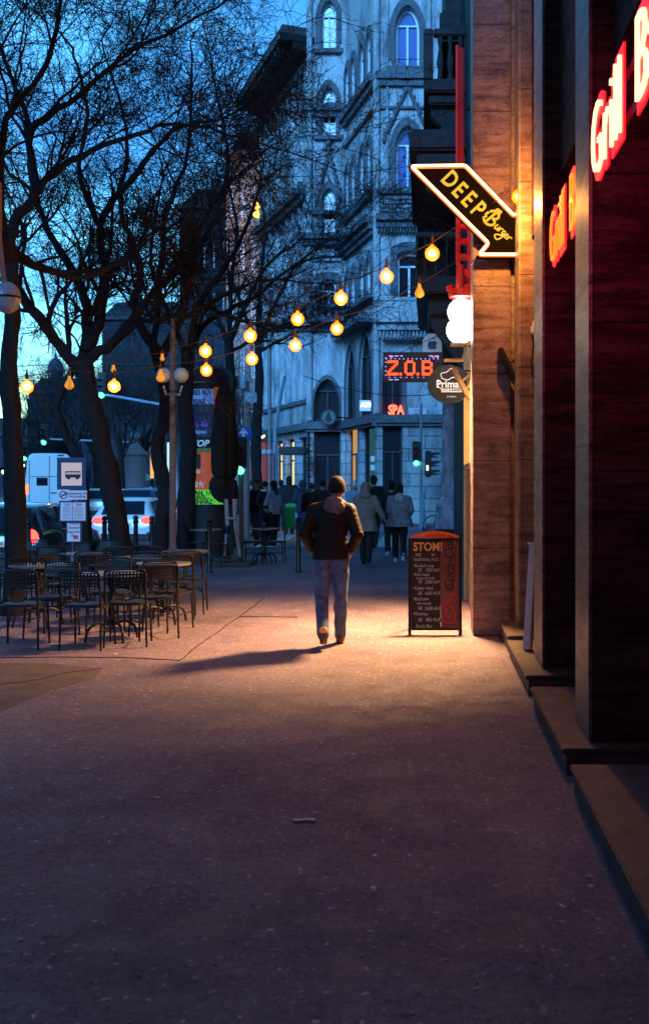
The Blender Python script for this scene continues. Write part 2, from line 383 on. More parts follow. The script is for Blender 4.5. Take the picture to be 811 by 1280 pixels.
# ------------------------------------------------------------------ right-hand arcade building
arc = thing('arcade_building', (1.3, 9, 0), 'shaded travertine arcade with deep square pillars and doorsteps along the right edge', 'building')
def pillar(x0, x1, y0, y1, m, z1=14):
    mb = MB(); mb.bb(x0, x1, y0, y1, 0, z1, .012); return mb.build('pillar', m, arc)
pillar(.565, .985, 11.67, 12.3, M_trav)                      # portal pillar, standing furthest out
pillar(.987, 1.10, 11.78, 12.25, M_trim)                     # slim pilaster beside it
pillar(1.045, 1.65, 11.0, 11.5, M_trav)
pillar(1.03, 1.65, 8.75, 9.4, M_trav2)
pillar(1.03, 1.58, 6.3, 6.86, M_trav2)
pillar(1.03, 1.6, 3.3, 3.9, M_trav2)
for (y0, y1) in ((8.75,9.4),(6.3,6.86)):                     # unshaded edging slabs on the pavement face of each pillar
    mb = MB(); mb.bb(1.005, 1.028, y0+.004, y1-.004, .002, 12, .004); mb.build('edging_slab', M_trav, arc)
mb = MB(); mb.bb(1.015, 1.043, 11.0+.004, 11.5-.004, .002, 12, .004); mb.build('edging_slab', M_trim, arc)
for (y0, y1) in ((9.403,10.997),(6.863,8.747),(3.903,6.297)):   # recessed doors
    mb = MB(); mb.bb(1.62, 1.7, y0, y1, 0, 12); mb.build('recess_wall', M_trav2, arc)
    mb = MB()
    n = 2; wd = (y1-y0-.2)/n
    for i in range(n):
        a0 = y0+.1+i*wd
        mb.bb(1.56, 1.618, a0, a0+.07, .16, 2.9); mb.bb(1.56,1.618, a0+wd-.07, a0+wd, .16, 2.9)
        mb.bb(1.56,1.618, a0+.073, a0+wd-.073, .16, .42); mb.bb(1.56,1.618, a0+.073, a0+wd-.073, 2.8, 2.9); mb.bb(1.56,1.618, a0+.073, a0+wd-.073, 1.15, 1.22)
    dr = mb.build('door', M_black, arc)
    g_ = MB(); g_.bb(1.6, 1.617, y0+.12, y1-.12, .43, 2.79); g_.build('pane', M_glass, dr)
    hm = MB(); ym = (y0+y1)/2; hm.tube([(1.56,ym-.07,1.0),(1.5,ym-.07,1.02),(1.5,ym-.07,1.4),(1.56,ym-.07,1.42)], .012, 6); hm.build('handle', M_steel, dr)
def step(y0, y1, h, x0):
    mb = MB(); mb.bb(x0, 1.7, y0, y1, -.01, h-.035, .004); mb.bb(x0-.025, 1.7, y0, y1+.0, h-.034, h, .008); return mb.build('doorstep', mat('step_stone', (.10,.065,.06), .6, var=.5, vs=7, bump=.3), arc)
step(10.4, 11.62, .19, .87); step(8.45, 10.33, .16, .86); step(6.15, 8.0, .16, .85); step(2.6, 5.82, .16, .845)
mb = MB(); mb.bb(1.7, 14, -12, 26, 0, 19); mb.build('wall', M_dstone, arc)
mb = MB()
for (y0, y1) in ((9.403,10.997),(6.863,8.747),(3.903,6.297)): mb.bb(1.15, 1.618, y0, y1, 4.3, 12)
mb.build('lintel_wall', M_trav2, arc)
# facade further down, portal, shop window, balconies
mb = MB(); mb.bb(.72, 1.698, 12.303, 24.2, 0, 14); mb.build('wall', M_dstone, arc)
M_gold = mat('gilded_frame', (.5,.34,.15), .45, var=.25, vs=6)
mb = MB()
mb.bb(.60,.718, 12.4, 12.5, 0, 4.2); mb.bb(.60,.718, 15.2,15.3, 0, 4.2); mb.bb(.60,.718, 12.503,15.197, 3.0, 3.12); mb.bb(.60,.718,12.503,15.197,1.9,1.97)
mb.build('shopfront_frame', M_gold, arc)
for (a0,a1,z0,z1) in ((12.503,15.197,.02,1.9),):
    mb = MB(); 
    for i in range(3): mb.bb(.64,.717,12.51+i*.9,12.51+i*.9+.88,z0,.9-.01); mb.bb(.64,.717,12.51+i*.9,12.51+i*.9+.88,.91,z1)
    mb.build('shopfront_panel', mat('gold_panel', (.4,.25,.1), .5, var=.3, vs=4), arc)
mb = MB(); mb.bb(.69,.717,12.52,15.18,1.98,2.99); mb.build('shop_window', emit('shop_light', (1,.62,.25), 4), arc)
def balcony(y0, y1, z, xo, hr=.85):
    mb = MB(); mb.bb(xo, .718, y0, y1, z-.22, z, .03); mb.bb(xo+.08, .718, y0+.1, y1-.1, z-.4, z-.223, .03); fl = mb.build('balcony_floor', M_dstone, arc)
    r = MB(); r.bb(xo, xo+.16, y0, y1, z+hr-.12, z+hr, .02); r.bb(xo+.163, .718, y0, y0+.16, z+hr-.12, z+hr, .02)
    r.bb(xo+.0, xo+.16, y0, y0+.16, z, z+hr-.12)
    n = 12
    for i in range(n):
        y = y0+.25+(y1-y0-.4)*i/n; r.lathe((xo+.08,y,z), [(.05,0),(.05,.06),(.03,.1),(.065,.28),(.03,.55),(.05,.66),(.05,hr-.12)], 8)
    for i in range(3): r.lathe((xo+.28+i*.17,y0+.08,z), [(.05,0),(.05,.06),(.03,.1),(.065,.28),(.03,.55),(.05,.66),(.05,hr-.12)], 8)
    r.build('balustrade', M_dstone, arc)
    for yy in (y0+.35, (y0+y1)/2, y1-.4):
        c = MB(); poly = [(.718,z-.4),(xo+.12,z-.4),(xo+.12,z-.55),(xo+.3,z-.72),(xo+.42,z-1.0),(.718,z-1.25)]
        c.prism(poly, (0,yy,0),(1,0,0),(0,0,1),(0,1,0),-.12,.12); c.build('console', M_dstone, arc)
balcony(17.6, 22.4, 8.55, .02, .85)
mb = MB(); mb.bb(-.22,.718,17.3,22.6,7.25,7.6,.04); mb.bb(-.1,.718,17.4,22.5,6.95,7.247,.04); mb.bb(.05,.718,17.5,22.4,6.6,6.947,.05); mb.build('cornice', M_dstone, arc)
mb = MB(); mb.bb(.3,.718,18.2,21.8,9.45,10.0,.05); mb.bb(.4,.718,18.4,21.6,10.003,13,.03); mb.build('oriel', M_dstone, arc)
mb = MB(); mb.bb(-.1,.718,17.8,22.2,4.95,5.25,.03); mb.bb(.1,.718,18,22,4.6,4.947,.03); mb.bb(-.12,.718,17.8,22.2,5.9,6.0,.02)
for i in range(14): mb.tube([(-.08,17.85+i*.33,5.25),(-.12,17.85+i*.33,5.5),(-.08,17.85+i*.33,5.9)], .014, 5)
for i in range(4): mb.tube([(.05+i*.18,17.83,5.25),(.05+i*.18,17.80,5.9)], .014, 5)
mb.build('iron_balcony', M_blk, arc)
for yy in (18.2, 20, 21.8):
    c = MB(); c.prism([(.718,4.6),(.12,4.6),(.16,4.4),(.4,4.1),(.6,3.8),(.718,3.6)], (0,yy,0),(1,0,0),(0,0,1),(0,1,0),-.1,.1); c.build('console', M_dstone, arc)
# weathered round column at the end of the block
cl = MB(); M_col = mat('weathered_column', (.42,.43,.5), .85, var=.75, vs=3.5, bump=.6, stretch=(1,1,.6))
cl.lathe((.70,24.6,0), [(.25,1.35),(.24,2.5),(.235,4.5),(.225,5.6),(.27,5.65),(.3,5.8),(.34,5.95)], 24)
ob = thing('round_column', (.70,24.6,0), 'weathered round stone column on a square plinth behind the menu board', 'column')
auto_smooth(cl.build('shaft', M_col, ob))
c2 = MB(); c2.bb(.36,1.04,24.26,24.94,.9,1.05,.02); c2.lathe((.70,24.6,0), [(.36,1.05),(.37,1.12),(.34,1.19),(.3,1.24),(.29,1.3),(.26,1.35)], 24); c2.bb(.30,1.1,24.2,25.0,.6,.897,.02); c2.build('base', M_col, ob)
c3 = MB(); c3.bb(.32,1.08,24.22,24.98,0,.597,.02); c3.build('plinth', M_dstone, ob)

# ------------------------------------------------------------------ gothic corner building across the side street
class Frame:
    def __init__(s, O, U): s.O = Vector((*O,0)); s.U = Vector((*U,0)).normalized(); s.N = Vector((s.U.y,-s.U.x,0))
    def p(s, u, z, w_=0): return s.O+s.U*u+s.N*w_+Vector((0,0,z))
    def bx(s, mb, u0, u1, z0, z1, w0, w1):
        vs = [s.p(u,z,w_) for u in (u0,u1) for w_ in (w0,w1) for z in (z0,z1)]
        mb.add(vs, [(0,1,3,2),(4,6,7,5),(0,4,5,1),(2,3,7,6),(0,2,6,4),(1,5,7,3)])
    def pr(s, mb, poly, w0, w1): mb.prism(poly, s.O, s.U, (0,0,1), s.N, w0, w1)
    def tube(s, mb, pts, r, n=6, w_=0): mb.tube([s.p(u,z,w_) for u,z in pts], r, n)
def arch(u0, u1, z0, z1, kind='g', n=6):
    """closed outline: rectangle with pointed / round / flat / segment head"""
    w_ = u1-u0; c = (u0+u1)/2
    if kind == 'f': return [(u0,z0),(u1,z0),(u1,z1),(u0,z1)]
    if kind == 'r': hs = w_/2; zs = z1-hs; top = [(c+w_/2*math.cos(math.pi*i/(2*n)), zs+hs*math.sin(math.pi*i/(2*n))) for i in range(2*n+1)]
    elif kind == 's': hs = w_*.22; zs = z1-hs; top = [(c+w_/2*math.cos(math.pi*i/(2*n)), zs+hs*math.sin(math.pi*i/(2*n))) for i in range(2*n+1)]
    else:
        hs = w_*.95; zs = z1-hs; top = []
        for i in range(n+1): t = i/n; top.append((u1-(w_/2)*(1-math.cos(t*math.pi/2))**1.0 if False else u1-(w_/2)*t**1.7, zs+hs*(1-(1-t)**1.6)))
        top += [(2*c-a, b) for a, b in reversed(top[:-1])]
    return [(u0,z0),(u1,z0)]+top
def wall_open(fr, u0, u1, z0, z1, holes, depth, m, parent, name='wall'):
    bm = bmesh.new()
    def loop(pts):
        vs = [bm.verts.new(fr.p(u,z,0)) for u,z in pts]; return vs, [bm.edges.new((vs[i], vs[(i+1)%len(vs)])) for i in range(len(vs))]
    es = loop([(u0,z0),(u1,z0),(u1,z1),(u0,z1)])[1]
    for h in holes: es += loop(h)[1]
    bmesh.ops.triangle_fill(bm, use_beauty=True, use_dissolve=False, edges=es)
    kill = []
    for f in bm.faces:     # drop faces that fell inside a hole
        c = f.calc_center_median()-fr.O; cu, cz = c.dot(fr.U), c.z
        for h in holes:
            ins = False; j = len(h)-1
            for i in range(len(h)):
                if (h[i][1] > cz) != (h[j][1] > cz) and cu < (h[j][0]-h[i][0])*(cz-h[i][1])/(h[j][1]-h[i][1])+h[i][0]: ins = not ins
                j = i
            if ins: kill.append(f); break
    if kill: bmesh.ops.delete(bm, geom=kill, context='FACES_ONLY')
    for h in holes:
        n = len(h); a = [bm.verts.new(fr.p(u,z,0)) for u,z in h]; b = [bm.verts.new(fr.p(u,z,-depth)) for u,z in h]
        for i in range(n): bm.faces.new((a[i], a[(i+1)%n], b[(i+1)%n], b[i]))
    me = bpy.data.meshes.new(name); bm.to_mesh(me); bm.free()
    return link_mesh(name, me, m, parent)
def ring(fr, mb, out, inn, w0, w1):
    n = len(out); vs = []
    for w_ in (w0, w1):
        for pts in (out, inn): vs += [fr.p(u,z,w_) for u,z in pts]
    fs = []
    for i in range(n):
        j = (i+1)%n
        fs += [(i,j,n+j,n+i), (2*n+i,3*n+i,3*n+j,2*n+j), (i,2*n+i,2*n+j,j), (n+i,n+j,3*n+j,3*n+i)]
    mb.add(vs, fs)
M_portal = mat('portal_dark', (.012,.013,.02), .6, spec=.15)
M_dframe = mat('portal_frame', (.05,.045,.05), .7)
def window(fr, parent, u0, u1, z0, z1, kind, depth=.3, glass=None, hood=True, frame=True, pinn=0):
    w_ = u1-u0
    out = arch(u0+.01,u1-.01,z0+.01,z1-.01,kind); t_ = min(.09, w_*.13); inn = arch(u0+t_,u1-t_,z0+t_,z1-t_*1.5,kind)
    mb = MB(); ring(fr, mb, out, inn, -depth+.02, -depth+.1)
    if w_ > .6: c = (u0+u1)/2; fr.bx(mb, c-.04, c+.04, z0+t_, z0+(z1-z0)*.7, -depth+.03, -depth+.12)
    zt = z0+(z1-z0)*(.7 if kind!='f' else .68); fr.bx(mb, u0+t_, u1-t_, zt, zt+.07, -depth+.03, -depth+.115)
    f = mb.build('window', M_wframe if frame else M_dframe, parent)
    g_ = MB(); fr.pr(g_, out, -depth-.03, -depth+.035); g_.build('pane', glass or (M_glass if frame else M_portal), f)
    if z0 == 4.4:
        hb = MB(); ring(fr, hb, arch(u0-.14,u1+.14,z0-.02,z1+.2,kind), arch(u0-.005,u1+.005,z0-.02,z1+.01,kind), .004, .10); hb.build('surround', M_orn, f)
    if hood:
        hb = MB(); o2 = arch(u0-.16,u1+.16,z0-.02,z1+.22,kind); i2 = arch(u0-.005,u1+.005,z0-.02,z1+.01,kind)
        ring(fr, hb, o2[1:]+[o2[0]], i2[1:]+[i2[0]], .004, .11)
        o3 = arch(u0-.26,u1+.26,z0+.3,z1+.36,kind); i3 = arch(u0-.165,u1+.165,z0+.3,z1+.225,kind); ring(fr, hb, o3, i3, .004, .07)
        fr.bx(hb, u0-.34, u1+.34, z0-.2, z0-.025, .004, .22)
        hb.build('surround', M_orn, f)
    if pinn:   # crocketed gable over the window
        c = (u0+u1)/2; hb = MB(); a = (c-w_*.95, z1-.5); t = (c, z1+pinn); b = (c+w_*.95, z1-.5)
        for s_ in (a, b):
            fr.tube(hb, [s_, t], .07, 6, .1); n = 7
            for i in range(n): q = (s_[0]+(t[0]-s_[0])*(i+.5)/n, s_[1]+(t[1]-s_[1])*(i+.5)/n); hb.sph(fr.p(q[0]+(.07 if s_ is b else -.07), q[1]+.05, .1), .07, 6, 4)
            hb.sph(fr.p(s_[0], s_[1]-.06, .1), .12, 6, 5)
        fr.tube(hb, [t, (c, z1+pinn+.55)], .05, 6, .1); hb.sph(fr.p(c, z1+pinn+.5, .1), .14, 8, 5); fr.bx(hb, c-.2, c+.2, z1+pinn+.2, z1+pinn+.27, .02, .18)
        hb.build('gable', M_orn, f)
    return f
cb = thing('corner_building', (-1.85, 41.4, 0), 'tall grey neo-gothic corner building with pointed windows and bays, behind the walkers', 'building')
SC = 31.4
fc = Frame((-1.85,41.4), (1,0)); fb = Frame((-3.46,46.4), (1.61,-5.0)); fa = Frame((-5.07,46.4), (1,0)); fd = Frame((-8.35,54.4), (3.28,-8.0))
LB = math.hypot(1.61,5.0); LD = math.hypot(3.28,8.0); TOP = 24
def uc(px): return (px-470)/SC
def zc(py): return H+(VY-py)/SC
SA = F/46.4
def ua(px): return (px-386)/SA
def za(py): return H+(VY-py)/SA
# facet c (facing us)
hc = [(uc(494),uc(524),zc(84),zc(8),'g'), (uc(494),uc(524),zc(235),zc(158),'g'), (uc(496),uc(526),zc(378),zc(314),'s'), (uc(478),uc(503),0.25,zc(452),'g')]
h4 = (uc(568),uc(598),zc(84),zc(8),'g')
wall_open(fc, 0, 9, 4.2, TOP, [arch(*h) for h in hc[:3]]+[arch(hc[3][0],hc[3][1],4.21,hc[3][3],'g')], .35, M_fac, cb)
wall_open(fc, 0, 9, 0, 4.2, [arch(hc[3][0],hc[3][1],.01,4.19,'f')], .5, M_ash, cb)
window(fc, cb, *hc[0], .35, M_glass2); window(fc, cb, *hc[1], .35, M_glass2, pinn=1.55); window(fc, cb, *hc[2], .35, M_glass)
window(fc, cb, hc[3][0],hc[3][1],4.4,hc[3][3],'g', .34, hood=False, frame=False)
# facet b (oblique)
def twin(fr, c, z0, z1, w_=.85):
    return [(c-w_-.12, c-.12, z0, z1, 'g'), (c+.12, c+w_+.12, z0, z1, 'g')]
hb_ = []
for c in (1.15, 3.75):
    for z0, z1 in ((zc(230),zc(170)), (zc(90),zc(30)), (zc(368),zc(318))): hb_ += twin(fb, c, z0, z1)
ab = [(.3,2.2,.01,7.6,'g'), (2.75,4.8,.01,7.85,'g')]
wall_open(fb, 0, LB, 4.2, TOP, [arch(*h) for h in hb_]+[arch(a,b,4.21,z1,k) for a,b,z0,z1,k in ab], .14, M_fac, cb)
wall_open(fb, 0, LB, 0, 4.2, [arch(a,b,.01,4.19,'f') for a,b,z0,z1,k in ab], .32, M_ash, cb)
for h in hb_: window(fb, cb, *h, .14, M_glass)
for a,b,z0,z1,k in ab: window(fb, cb, a, b, 4.4, z1, 'g', .14, hood=False, frame=False)
for fr_, a, b, dp in [(fb,q_[0],q_[1],.3) for q_ in ab[1:]]+[(fa,.22,1.42,.35),(fc,hc[3][0],hc[3][1],.3)]: window(fr_, cb, a, b, .05, 4.15, 'f', dp, hood=False, frame=False)
g_ = emit('warm_room', (1,.5,.12), .55); window(fb, cb, ab[0][0], ab[0][1], .05, 4.15, 'f', .3, g_, hood=False, frame=False)
# facet a
ha = [(ua(402),ua(420),za(62),za(2),'g'), (ua(402),ua(420),za(170),za(110),'g'), (ua(403),ua(419),za(293),za(236),'g'), (ua(402),ua(420),za(398),za(350),'s')]
aa = []
wall_open(fa, 0, 1.61, 4.2, TOP, [arch(*h) for h in ha]+[arch(.22,1.42,4.21,za(474),'g')], .3, M_fac, cb)
wall_open(fa, 0, 1.61, 0, 4.2, [arch(.22,1.42,.01,4.19,'f')], .6, M_ash, cb)
for i, h in enumerate(ha): window(fa, cb, *h, .3, M_glass, pinn=1.5 if i == 2 else 0)
window(fa, cb, .22, 1.42, 4.4, za(474), 'g', .3, hood=False, frame=False)
# facet d, receding: rows of slender windows between pilasters
zd = [(15.6,19.0),(10.4,13.6),(6.2,8.6)]
hd = []
nW = 8
for z0, z1 in zd:
    for i in range(nW): c = (i+.5)*LD/nW; hd.append((c-.34, c+.34, z0, z1, 'r' if z0 > 15 else 'g'))
wall_open(fd, 0, LD, 4.2, 21.2, [arch(*h) for h in hd], .1, M_fac, cb)
dsh = [(i*LD/4+.3, (i+1)*LD/4-.3, .01, 3.7, 'f') for i in range(4)]
wall_open(fd, 0, LD, 0, 4.2, [arch(*h) for h in dsh], .4, M_ash, cb)
for h in hd: window(fd, cb, *h, .1, M_glass, hood=False)
for i, h in enumerate(dsh):
    window(fd, cb, h[0], h[1], .4, h[3], 'f', .35, emit('yellow_shop', (1,.72,.28), 1.3) if i in (1,2) else M_glass, hood=False, frame=False)
mb = MB()
for i in range(nW+1):
    u = min(max(i*LD/nW,.12),LD-.12); fd.bx(mb, u-.1, u+.1, 9.6, 14.4, .003, .2); fd.bx(mb, u-.09, u+.09, 15.3, 20.0, .003, .18); fd.bx(mb, u-.1, u+.1, 5.4, 9.0, .003, .2)
mb.build('pilasters', M_fac, cb)
# cornices and belts per facet: (z0, z1, projection)
def belts(fr, L_, lst, ends=(0,0)):
    for z0, z1, w_ in lst:
        mb = MB(); fr.bx(mb, -ends[0]*w_, L_+ends[1]*w_, z0, z1, .003, w_); mb.build('cornice', M_orn, cb)
bel = [(4.02,4.35,.28),(3.9,4.017,.16),(9.0,9.2,.3),(8.0,8.12,.2),(12.0,12.25,.5),(11.75,11.997,.32),(13.12,13.3,.2),(17.65,17.95,.3),(17.4,17.647,.18),(16.5,16.6,.12)]
belts(fc, 9, bel[:1]+bel[1:2]+bel[4:]); belts(fb, LB, bel); belts(fa, 1.61, [(z0*1.015+.25 if z0>5 else z0, z1*1.015+.25 if z0>5 else z1, w_) for z0,z1,w_ in bel], (1,0))
belts(fd, LD, [(4.0,4.3,.25),(9.1,9.4,.3),(14.5,14.75,.55),(14.2,14.497,.35),(5.2,5.35,.12),(20.0,20.3,.25)])
# carved panels (relief strips) under the second floor windows
mb = MB()
for i in range(60): mb.sph(fc.p(uc(474)+i%15*.13, 12.42+(i//15)*.17+rnd.uniform(-.04,.04), .03), (.07,.06,.07), 6, 4)
for i in range(26): mb.sph(fa.p(.12+i%13*.115, 11.5+(i//13)*.2, .02), (.06,.06,.08), 6, 4)
mb.build('carved_relief', M_orn, cb)
# dentils below first-floor balcony and cornice
mb = MB()
for i in range(22): fc.bx(mb, uc(472)+i*.125, uc(472)+i*.125+.07, 11.55, 11.745, .003, .26)
for i in range(34): fb.bx(mb, .1+i*.15, .18+i*.15, 11.55, 11.745, .003, .2)
mb.build('dentils', M_orn, cb)
# first floor balcony of the near bay
mb = MB(); u0, u1 = uc(470), uc(552)
fc.bx(mb, u0, u1, 7.9, 8.15, .003, 1.0); fc.bx(mb, u0+.1, u1-.1, 7.62, 7.897, .003, .8); fc.bx(mb, u0+.25, u1-.25, 7.3, 7.617, .003, .55); fc.bx(mb, u0+.05, u1-.05, 8.153, 8.72, .85, .97)
fc.bx(mb, u0+.0, u1-.0, 8.723, 8.86, .8, 1.02); fc.bx(mb, u0+.05, u0+.17, 8.153, 8.72, .003, .847); fc.bx(mb, u1-.17, u1-.05, 8.153, 8.72, .003, .847)
for i in range(17): fc.bx(mb, u0+.15+i*.145, u0+.22+i*.145, 7.35, 7.61, .56, .7)
mb.build('balcony', M_fac, cb)
# balcony of the far bay (dark ironwork) at first floor of facet b/a
mb = MB()
fb.bx(mb, .1, LB-.1, 8.05, 8.2, .2, .7); fa.bx(mb, 0, 1.61, 8.7, 8.9, .31, .75); fa.bx(mb, 0, 1.61, 9.8, 9.87, .68, .73)
for i in range(14): fa.bx(mb, .05+i*.115, .08+i*.115, 8.9, 9.8, .69, .72)
mb.build('far_balcony', M_orn, cb)
# corner shafts and colonnettes
mb = MB()
for (fr, u, z0, z1, r_) in ((fc,.02,4.4,TOP,.14),(fc,uc(536),9.3,TOP,.1),(fa,.03,4.4,TOP,.14),(fa,1.58,4.4,TOP,.12),(fc,uc(484),13.3,TOP,.06),(fc,uc(534),13.3,TOP,.06)):
    mb.tube([fr.p(u,z0,.06), fr.p(u,z1,.06)], r_, 8)
mb.build('corner_shaft', M_fac, cb)
mb = MB(); q = fc.p(uc(551), 0, .25)
mb.lathe((q.x,q.y,0), [(.1,16.2),(.35,17.0),(.5,17.4),(.52,17.6),(.34,17.75),(.3,17.9),(.29,TOP)], 14); auto_smooth(mb.build('corner_turret', M_fac, cb))
# eave of facet d
mb = MB(); fd.bx(mb, -.5, LD+.1, 21.2, 21.5, -.6, 1.35); fd.bx(mb, -.3, LD+.05, 20.85, 21.197, -.3, .75)
for i in range(16): fd.bx(mb, .1+i*.52, .26+i*.52, 20.9, 21.19, .76, 1.25)
mb.build('eave', M_blk, cb)
mb = MB(); fd.pr(mb, [(-.5,21.5),(LD,21.5),(LD,21.9),(-.5,21.9)], -4, 1.2); mb.build('roof', mat('roof_tile', (.05,.045,.045), .9), cb)
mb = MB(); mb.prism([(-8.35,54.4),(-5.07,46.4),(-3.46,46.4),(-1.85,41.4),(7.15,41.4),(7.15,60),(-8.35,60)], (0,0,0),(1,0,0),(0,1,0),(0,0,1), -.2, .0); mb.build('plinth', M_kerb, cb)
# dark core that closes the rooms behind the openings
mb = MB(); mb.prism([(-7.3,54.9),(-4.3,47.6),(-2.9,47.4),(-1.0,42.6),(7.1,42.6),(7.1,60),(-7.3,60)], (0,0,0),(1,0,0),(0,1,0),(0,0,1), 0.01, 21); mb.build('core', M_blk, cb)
# ground floor signs on the corner building
def sign_box(name, c, w_, h_, d_, m, label, cat, group=None):
    t = thing(name, (c[0],c[1],c[2]), label, cat, group); mb = MB(); mb.box(c, (w_, d_, h_), 0, .01); mb.build('box', m, t); return t
c = P(459, 507, 41.9); t = sign_box('atm_sign', c, .62, .42, .12, emit('atm_blue', (.12,.3,1), 2.2), 'small glowing blue and white ATM box sign on the gothic building', 'sign')
text('ATM', .26, emit('atm_white', (1,1,1), 3), t, 'lettering', c+Vector((0,-.068,0.02)), off=.008)
c = P(491, 513, 41.2); t = sign_box('spa_sign', c, .12, .5, .1, emit('spa_red', (1,.03,.02), 2.5), 'red lit SPA sign in the arch of the gothic building', 'sign')
text('SPA', .5, emit('spa_letters', (1,.09,.03), 5), t, 'lettering', c+Vector((.12,-.08,0)), off=.015, sx=.75)
c = P(522, 515, 41.25); t = sign_box('street_name_sign', c, .72, .34, .04, mat('enamel', (.5,.58,.66), .4), 'pale enamel street name plate on the gothic building wall above the traffic signals', 'sign')
text('Teréz\nkörút', .13, M_blk, t, 'lettering', c+Vector((0,-.024,0)))
# round shop sign with fir tree
c = P(410.5, 521.5, 45.6); t = thing('round_shop_sign', c, 'round black shop sign with a fir tree in a ring over an arch', 'sign')
mb = MB(); n = 28; o_ = [(.36*math.cos(6.2832*i/n), .36*math.sin(6.2832*i/n)) for i in range(n)]; i_ = [(a*.84,b*.84) for a,b in o_]
frs = Frame((c.x,c.y),(1,0)); ring(frs, mb, [(a,b+c.z) for a,b in o_], [(a,b+c.z) for a,b in i_], 0, .08); mb.build('ring', M_blk, t)
mb = MB(); frs.pr(mb, [(a,b+c.z) for a,b in ((0,.27),(.08,.12),(.05,.12),(.13,-.02),(.09,-.02),(.2,-.16),(.04,-.16),(.04,-.26),(-.04,-.26),(-.04,-.16),(-.2,-.16),(-.09,-.02),(-.13,-.02),(-.05,.12),(-.08,.12))], .01, .07)
mb.build('emblem', M_blk, t)
mb = MB(); frs.pr(mb, [(a*.83,b*.83+c.z) for a,b in o_], .02, .05); mb.build('backing', mat('sage', (.12,.16,.15), .6), t)
mb = MB(); mb.tube([c+Vector((.36,.04,0)), c+Vector((.85,.5,0))], .03, 6); mb.build('bracket', M_blk, t)
# tall lit shop poster strip and small red lamp
mb = MB(); c = P(466,572,41.65); mb.box(c, (.28,.06,2.3)); tt = mb.build('shop_banner', mat('banner', (.12,.15,.07), .7)); tag(tt, 'tall olive banner beside the arch with pale panels', 'banner')
mb = MB(); [mb.box(c+Vector((0,-.035,z)), (.2,.01,.22)) for z in (-.4,-.05)]; mb.build('notice', M_white, tt)

# ------------------------------------------------------------------ distant buildings
def block(name, px0, px1, Y, ytop, label, m=M_farb2, depth=18, floors=5, bays=5, z_lit=0, gable=False, roofc=None):
    x0, x1 = (px0-VX)*Y/F, (px1-VX)*Y/F; zt = H+(VY-ytop)*Y/F
    t = thing(name, ((x0+x1)/2, Y, -.16), label, 'building')
    fr = Frame((x0,Y),(1,0)); W_ = x1-x0; fh = (zt-.6)/(floors+.3); hs = []
    for f_ in range(floors):
        for b in range(bays):
            cu = (b+.5)*W_/bays; ww = W_/bays*.2; z0 = .3+f_*fh+fh*.25; hs.append((cu-ww, cu+ww, z0, z0+fh*.58, 'f'))
    wall_open(fr, 0, W_, -.2, zt, [arch(*h) for h in hs], .25, m, t)
    for h in hs:
        mb = MB(); ring(fr, mb, arch(h[0]+.01,h[1]-.01,h[2]+.01,h[3]-.01,'f'), arch(h[0]+.12,h[1]-.12,h[2]+.12,h[3]-.12,'f'), -.23, -.12); wf = mb.build('window', M_wframe if m is not M_farb2 else M_blk, t)
        mb = MB(); fr.bx(mb, h[0]+.02, h[1]-.02, h[2]+.02, h[3]-.02, -.3, -.2); mb.build('pane', M_glass, wf)
    mb = MB(); mb.bb(x0, x1, Y+.31, Y+depth, -.2, zt); mb.bb(x0,x0+.01,Y+.003,Y+.307,-.2,zt); mb.bb(x1-.01,x1,Y+.003,Y+.307,-.2,zt); mb.build('core', m, t)
    mb = MB(); fr.bx(mb, -.3, W_+.3, zt+.003, zt+.35, -depth, .5)
    for f_ in (1, floors-1): fr.bx(mb, -.05, W_+.05, .3+f_*fh-.1, .3+f_*fh+.12, .003, .22)
    mb.build('cornice', M_blk if m is M_farb2 else M_farb, t)
    rh = 2.5; mb = MB(); mb.loft([[Vector((x0,Y,zt+.353)),Vector((x1,Y,zt+.353)),Vector((x1,Y+depth,zt+.353)),Vector((x0,Y+depth,zt+.353))],[Vector((x0+1,Y+2.5,zt+rh)),Vector((x1-1,Y+2.5,zt+rh)),Vector((x1-1,Y+depth-2.5,zt+rh)),Vector((x0+1,Y+depth-2.5,zt+rh))]])
    rf = mb.build('roof', mat('slate', (.03,.032,.04), .8), t)
    mb = MB(); mb.bb(x0+2, x0+2.8, Y+4, Y+5, zt+1, zt+rh+1.4); mb.build('chimney', m, rf)
    return t
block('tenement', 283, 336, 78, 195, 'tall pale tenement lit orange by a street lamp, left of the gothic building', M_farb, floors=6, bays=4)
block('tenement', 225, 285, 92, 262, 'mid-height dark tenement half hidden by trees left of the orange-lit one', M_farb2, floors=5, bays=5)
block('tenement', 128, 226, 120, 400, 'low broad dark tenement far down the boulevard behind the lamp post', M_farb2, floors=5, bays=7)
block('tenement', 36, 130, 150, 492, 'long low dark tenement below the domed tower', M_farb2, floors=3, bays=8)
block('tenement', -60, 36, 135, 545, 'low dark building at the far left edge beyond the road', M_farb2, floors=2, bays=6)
# orange street glow on the tenement: a sodium lamp on its own bracket
sp = P(322, 262, 75); t = thing('sodium_lamp', (sp.x, sp.y, sp.z), 'glowing orange street lamp fixed high on the pale tenement', 'lamp')
mb = MB(); mb.sph(sp, (.45,.3,.6), 12, 8); mb.build('globe', emit('sodium', (1,.42,.05), 12), t); mb = MB(); mb.tube([sp+Vector((0,.2,.5)), sp+Vector((0,2.9,1.1))], .06, 6); mb.build('bracket', M_blk, t)
pl = bpy.data.lights.new('sodium_light','POINT'); pl.energy = 1500; pl.color = (1,.38,.08); pl.shadow_soft_size = .4; po = bpy.data.objects.new('sodium_light', pl); col.objects.link(po); po.location = (sp.x, sp.y-1.2, sp.z); 
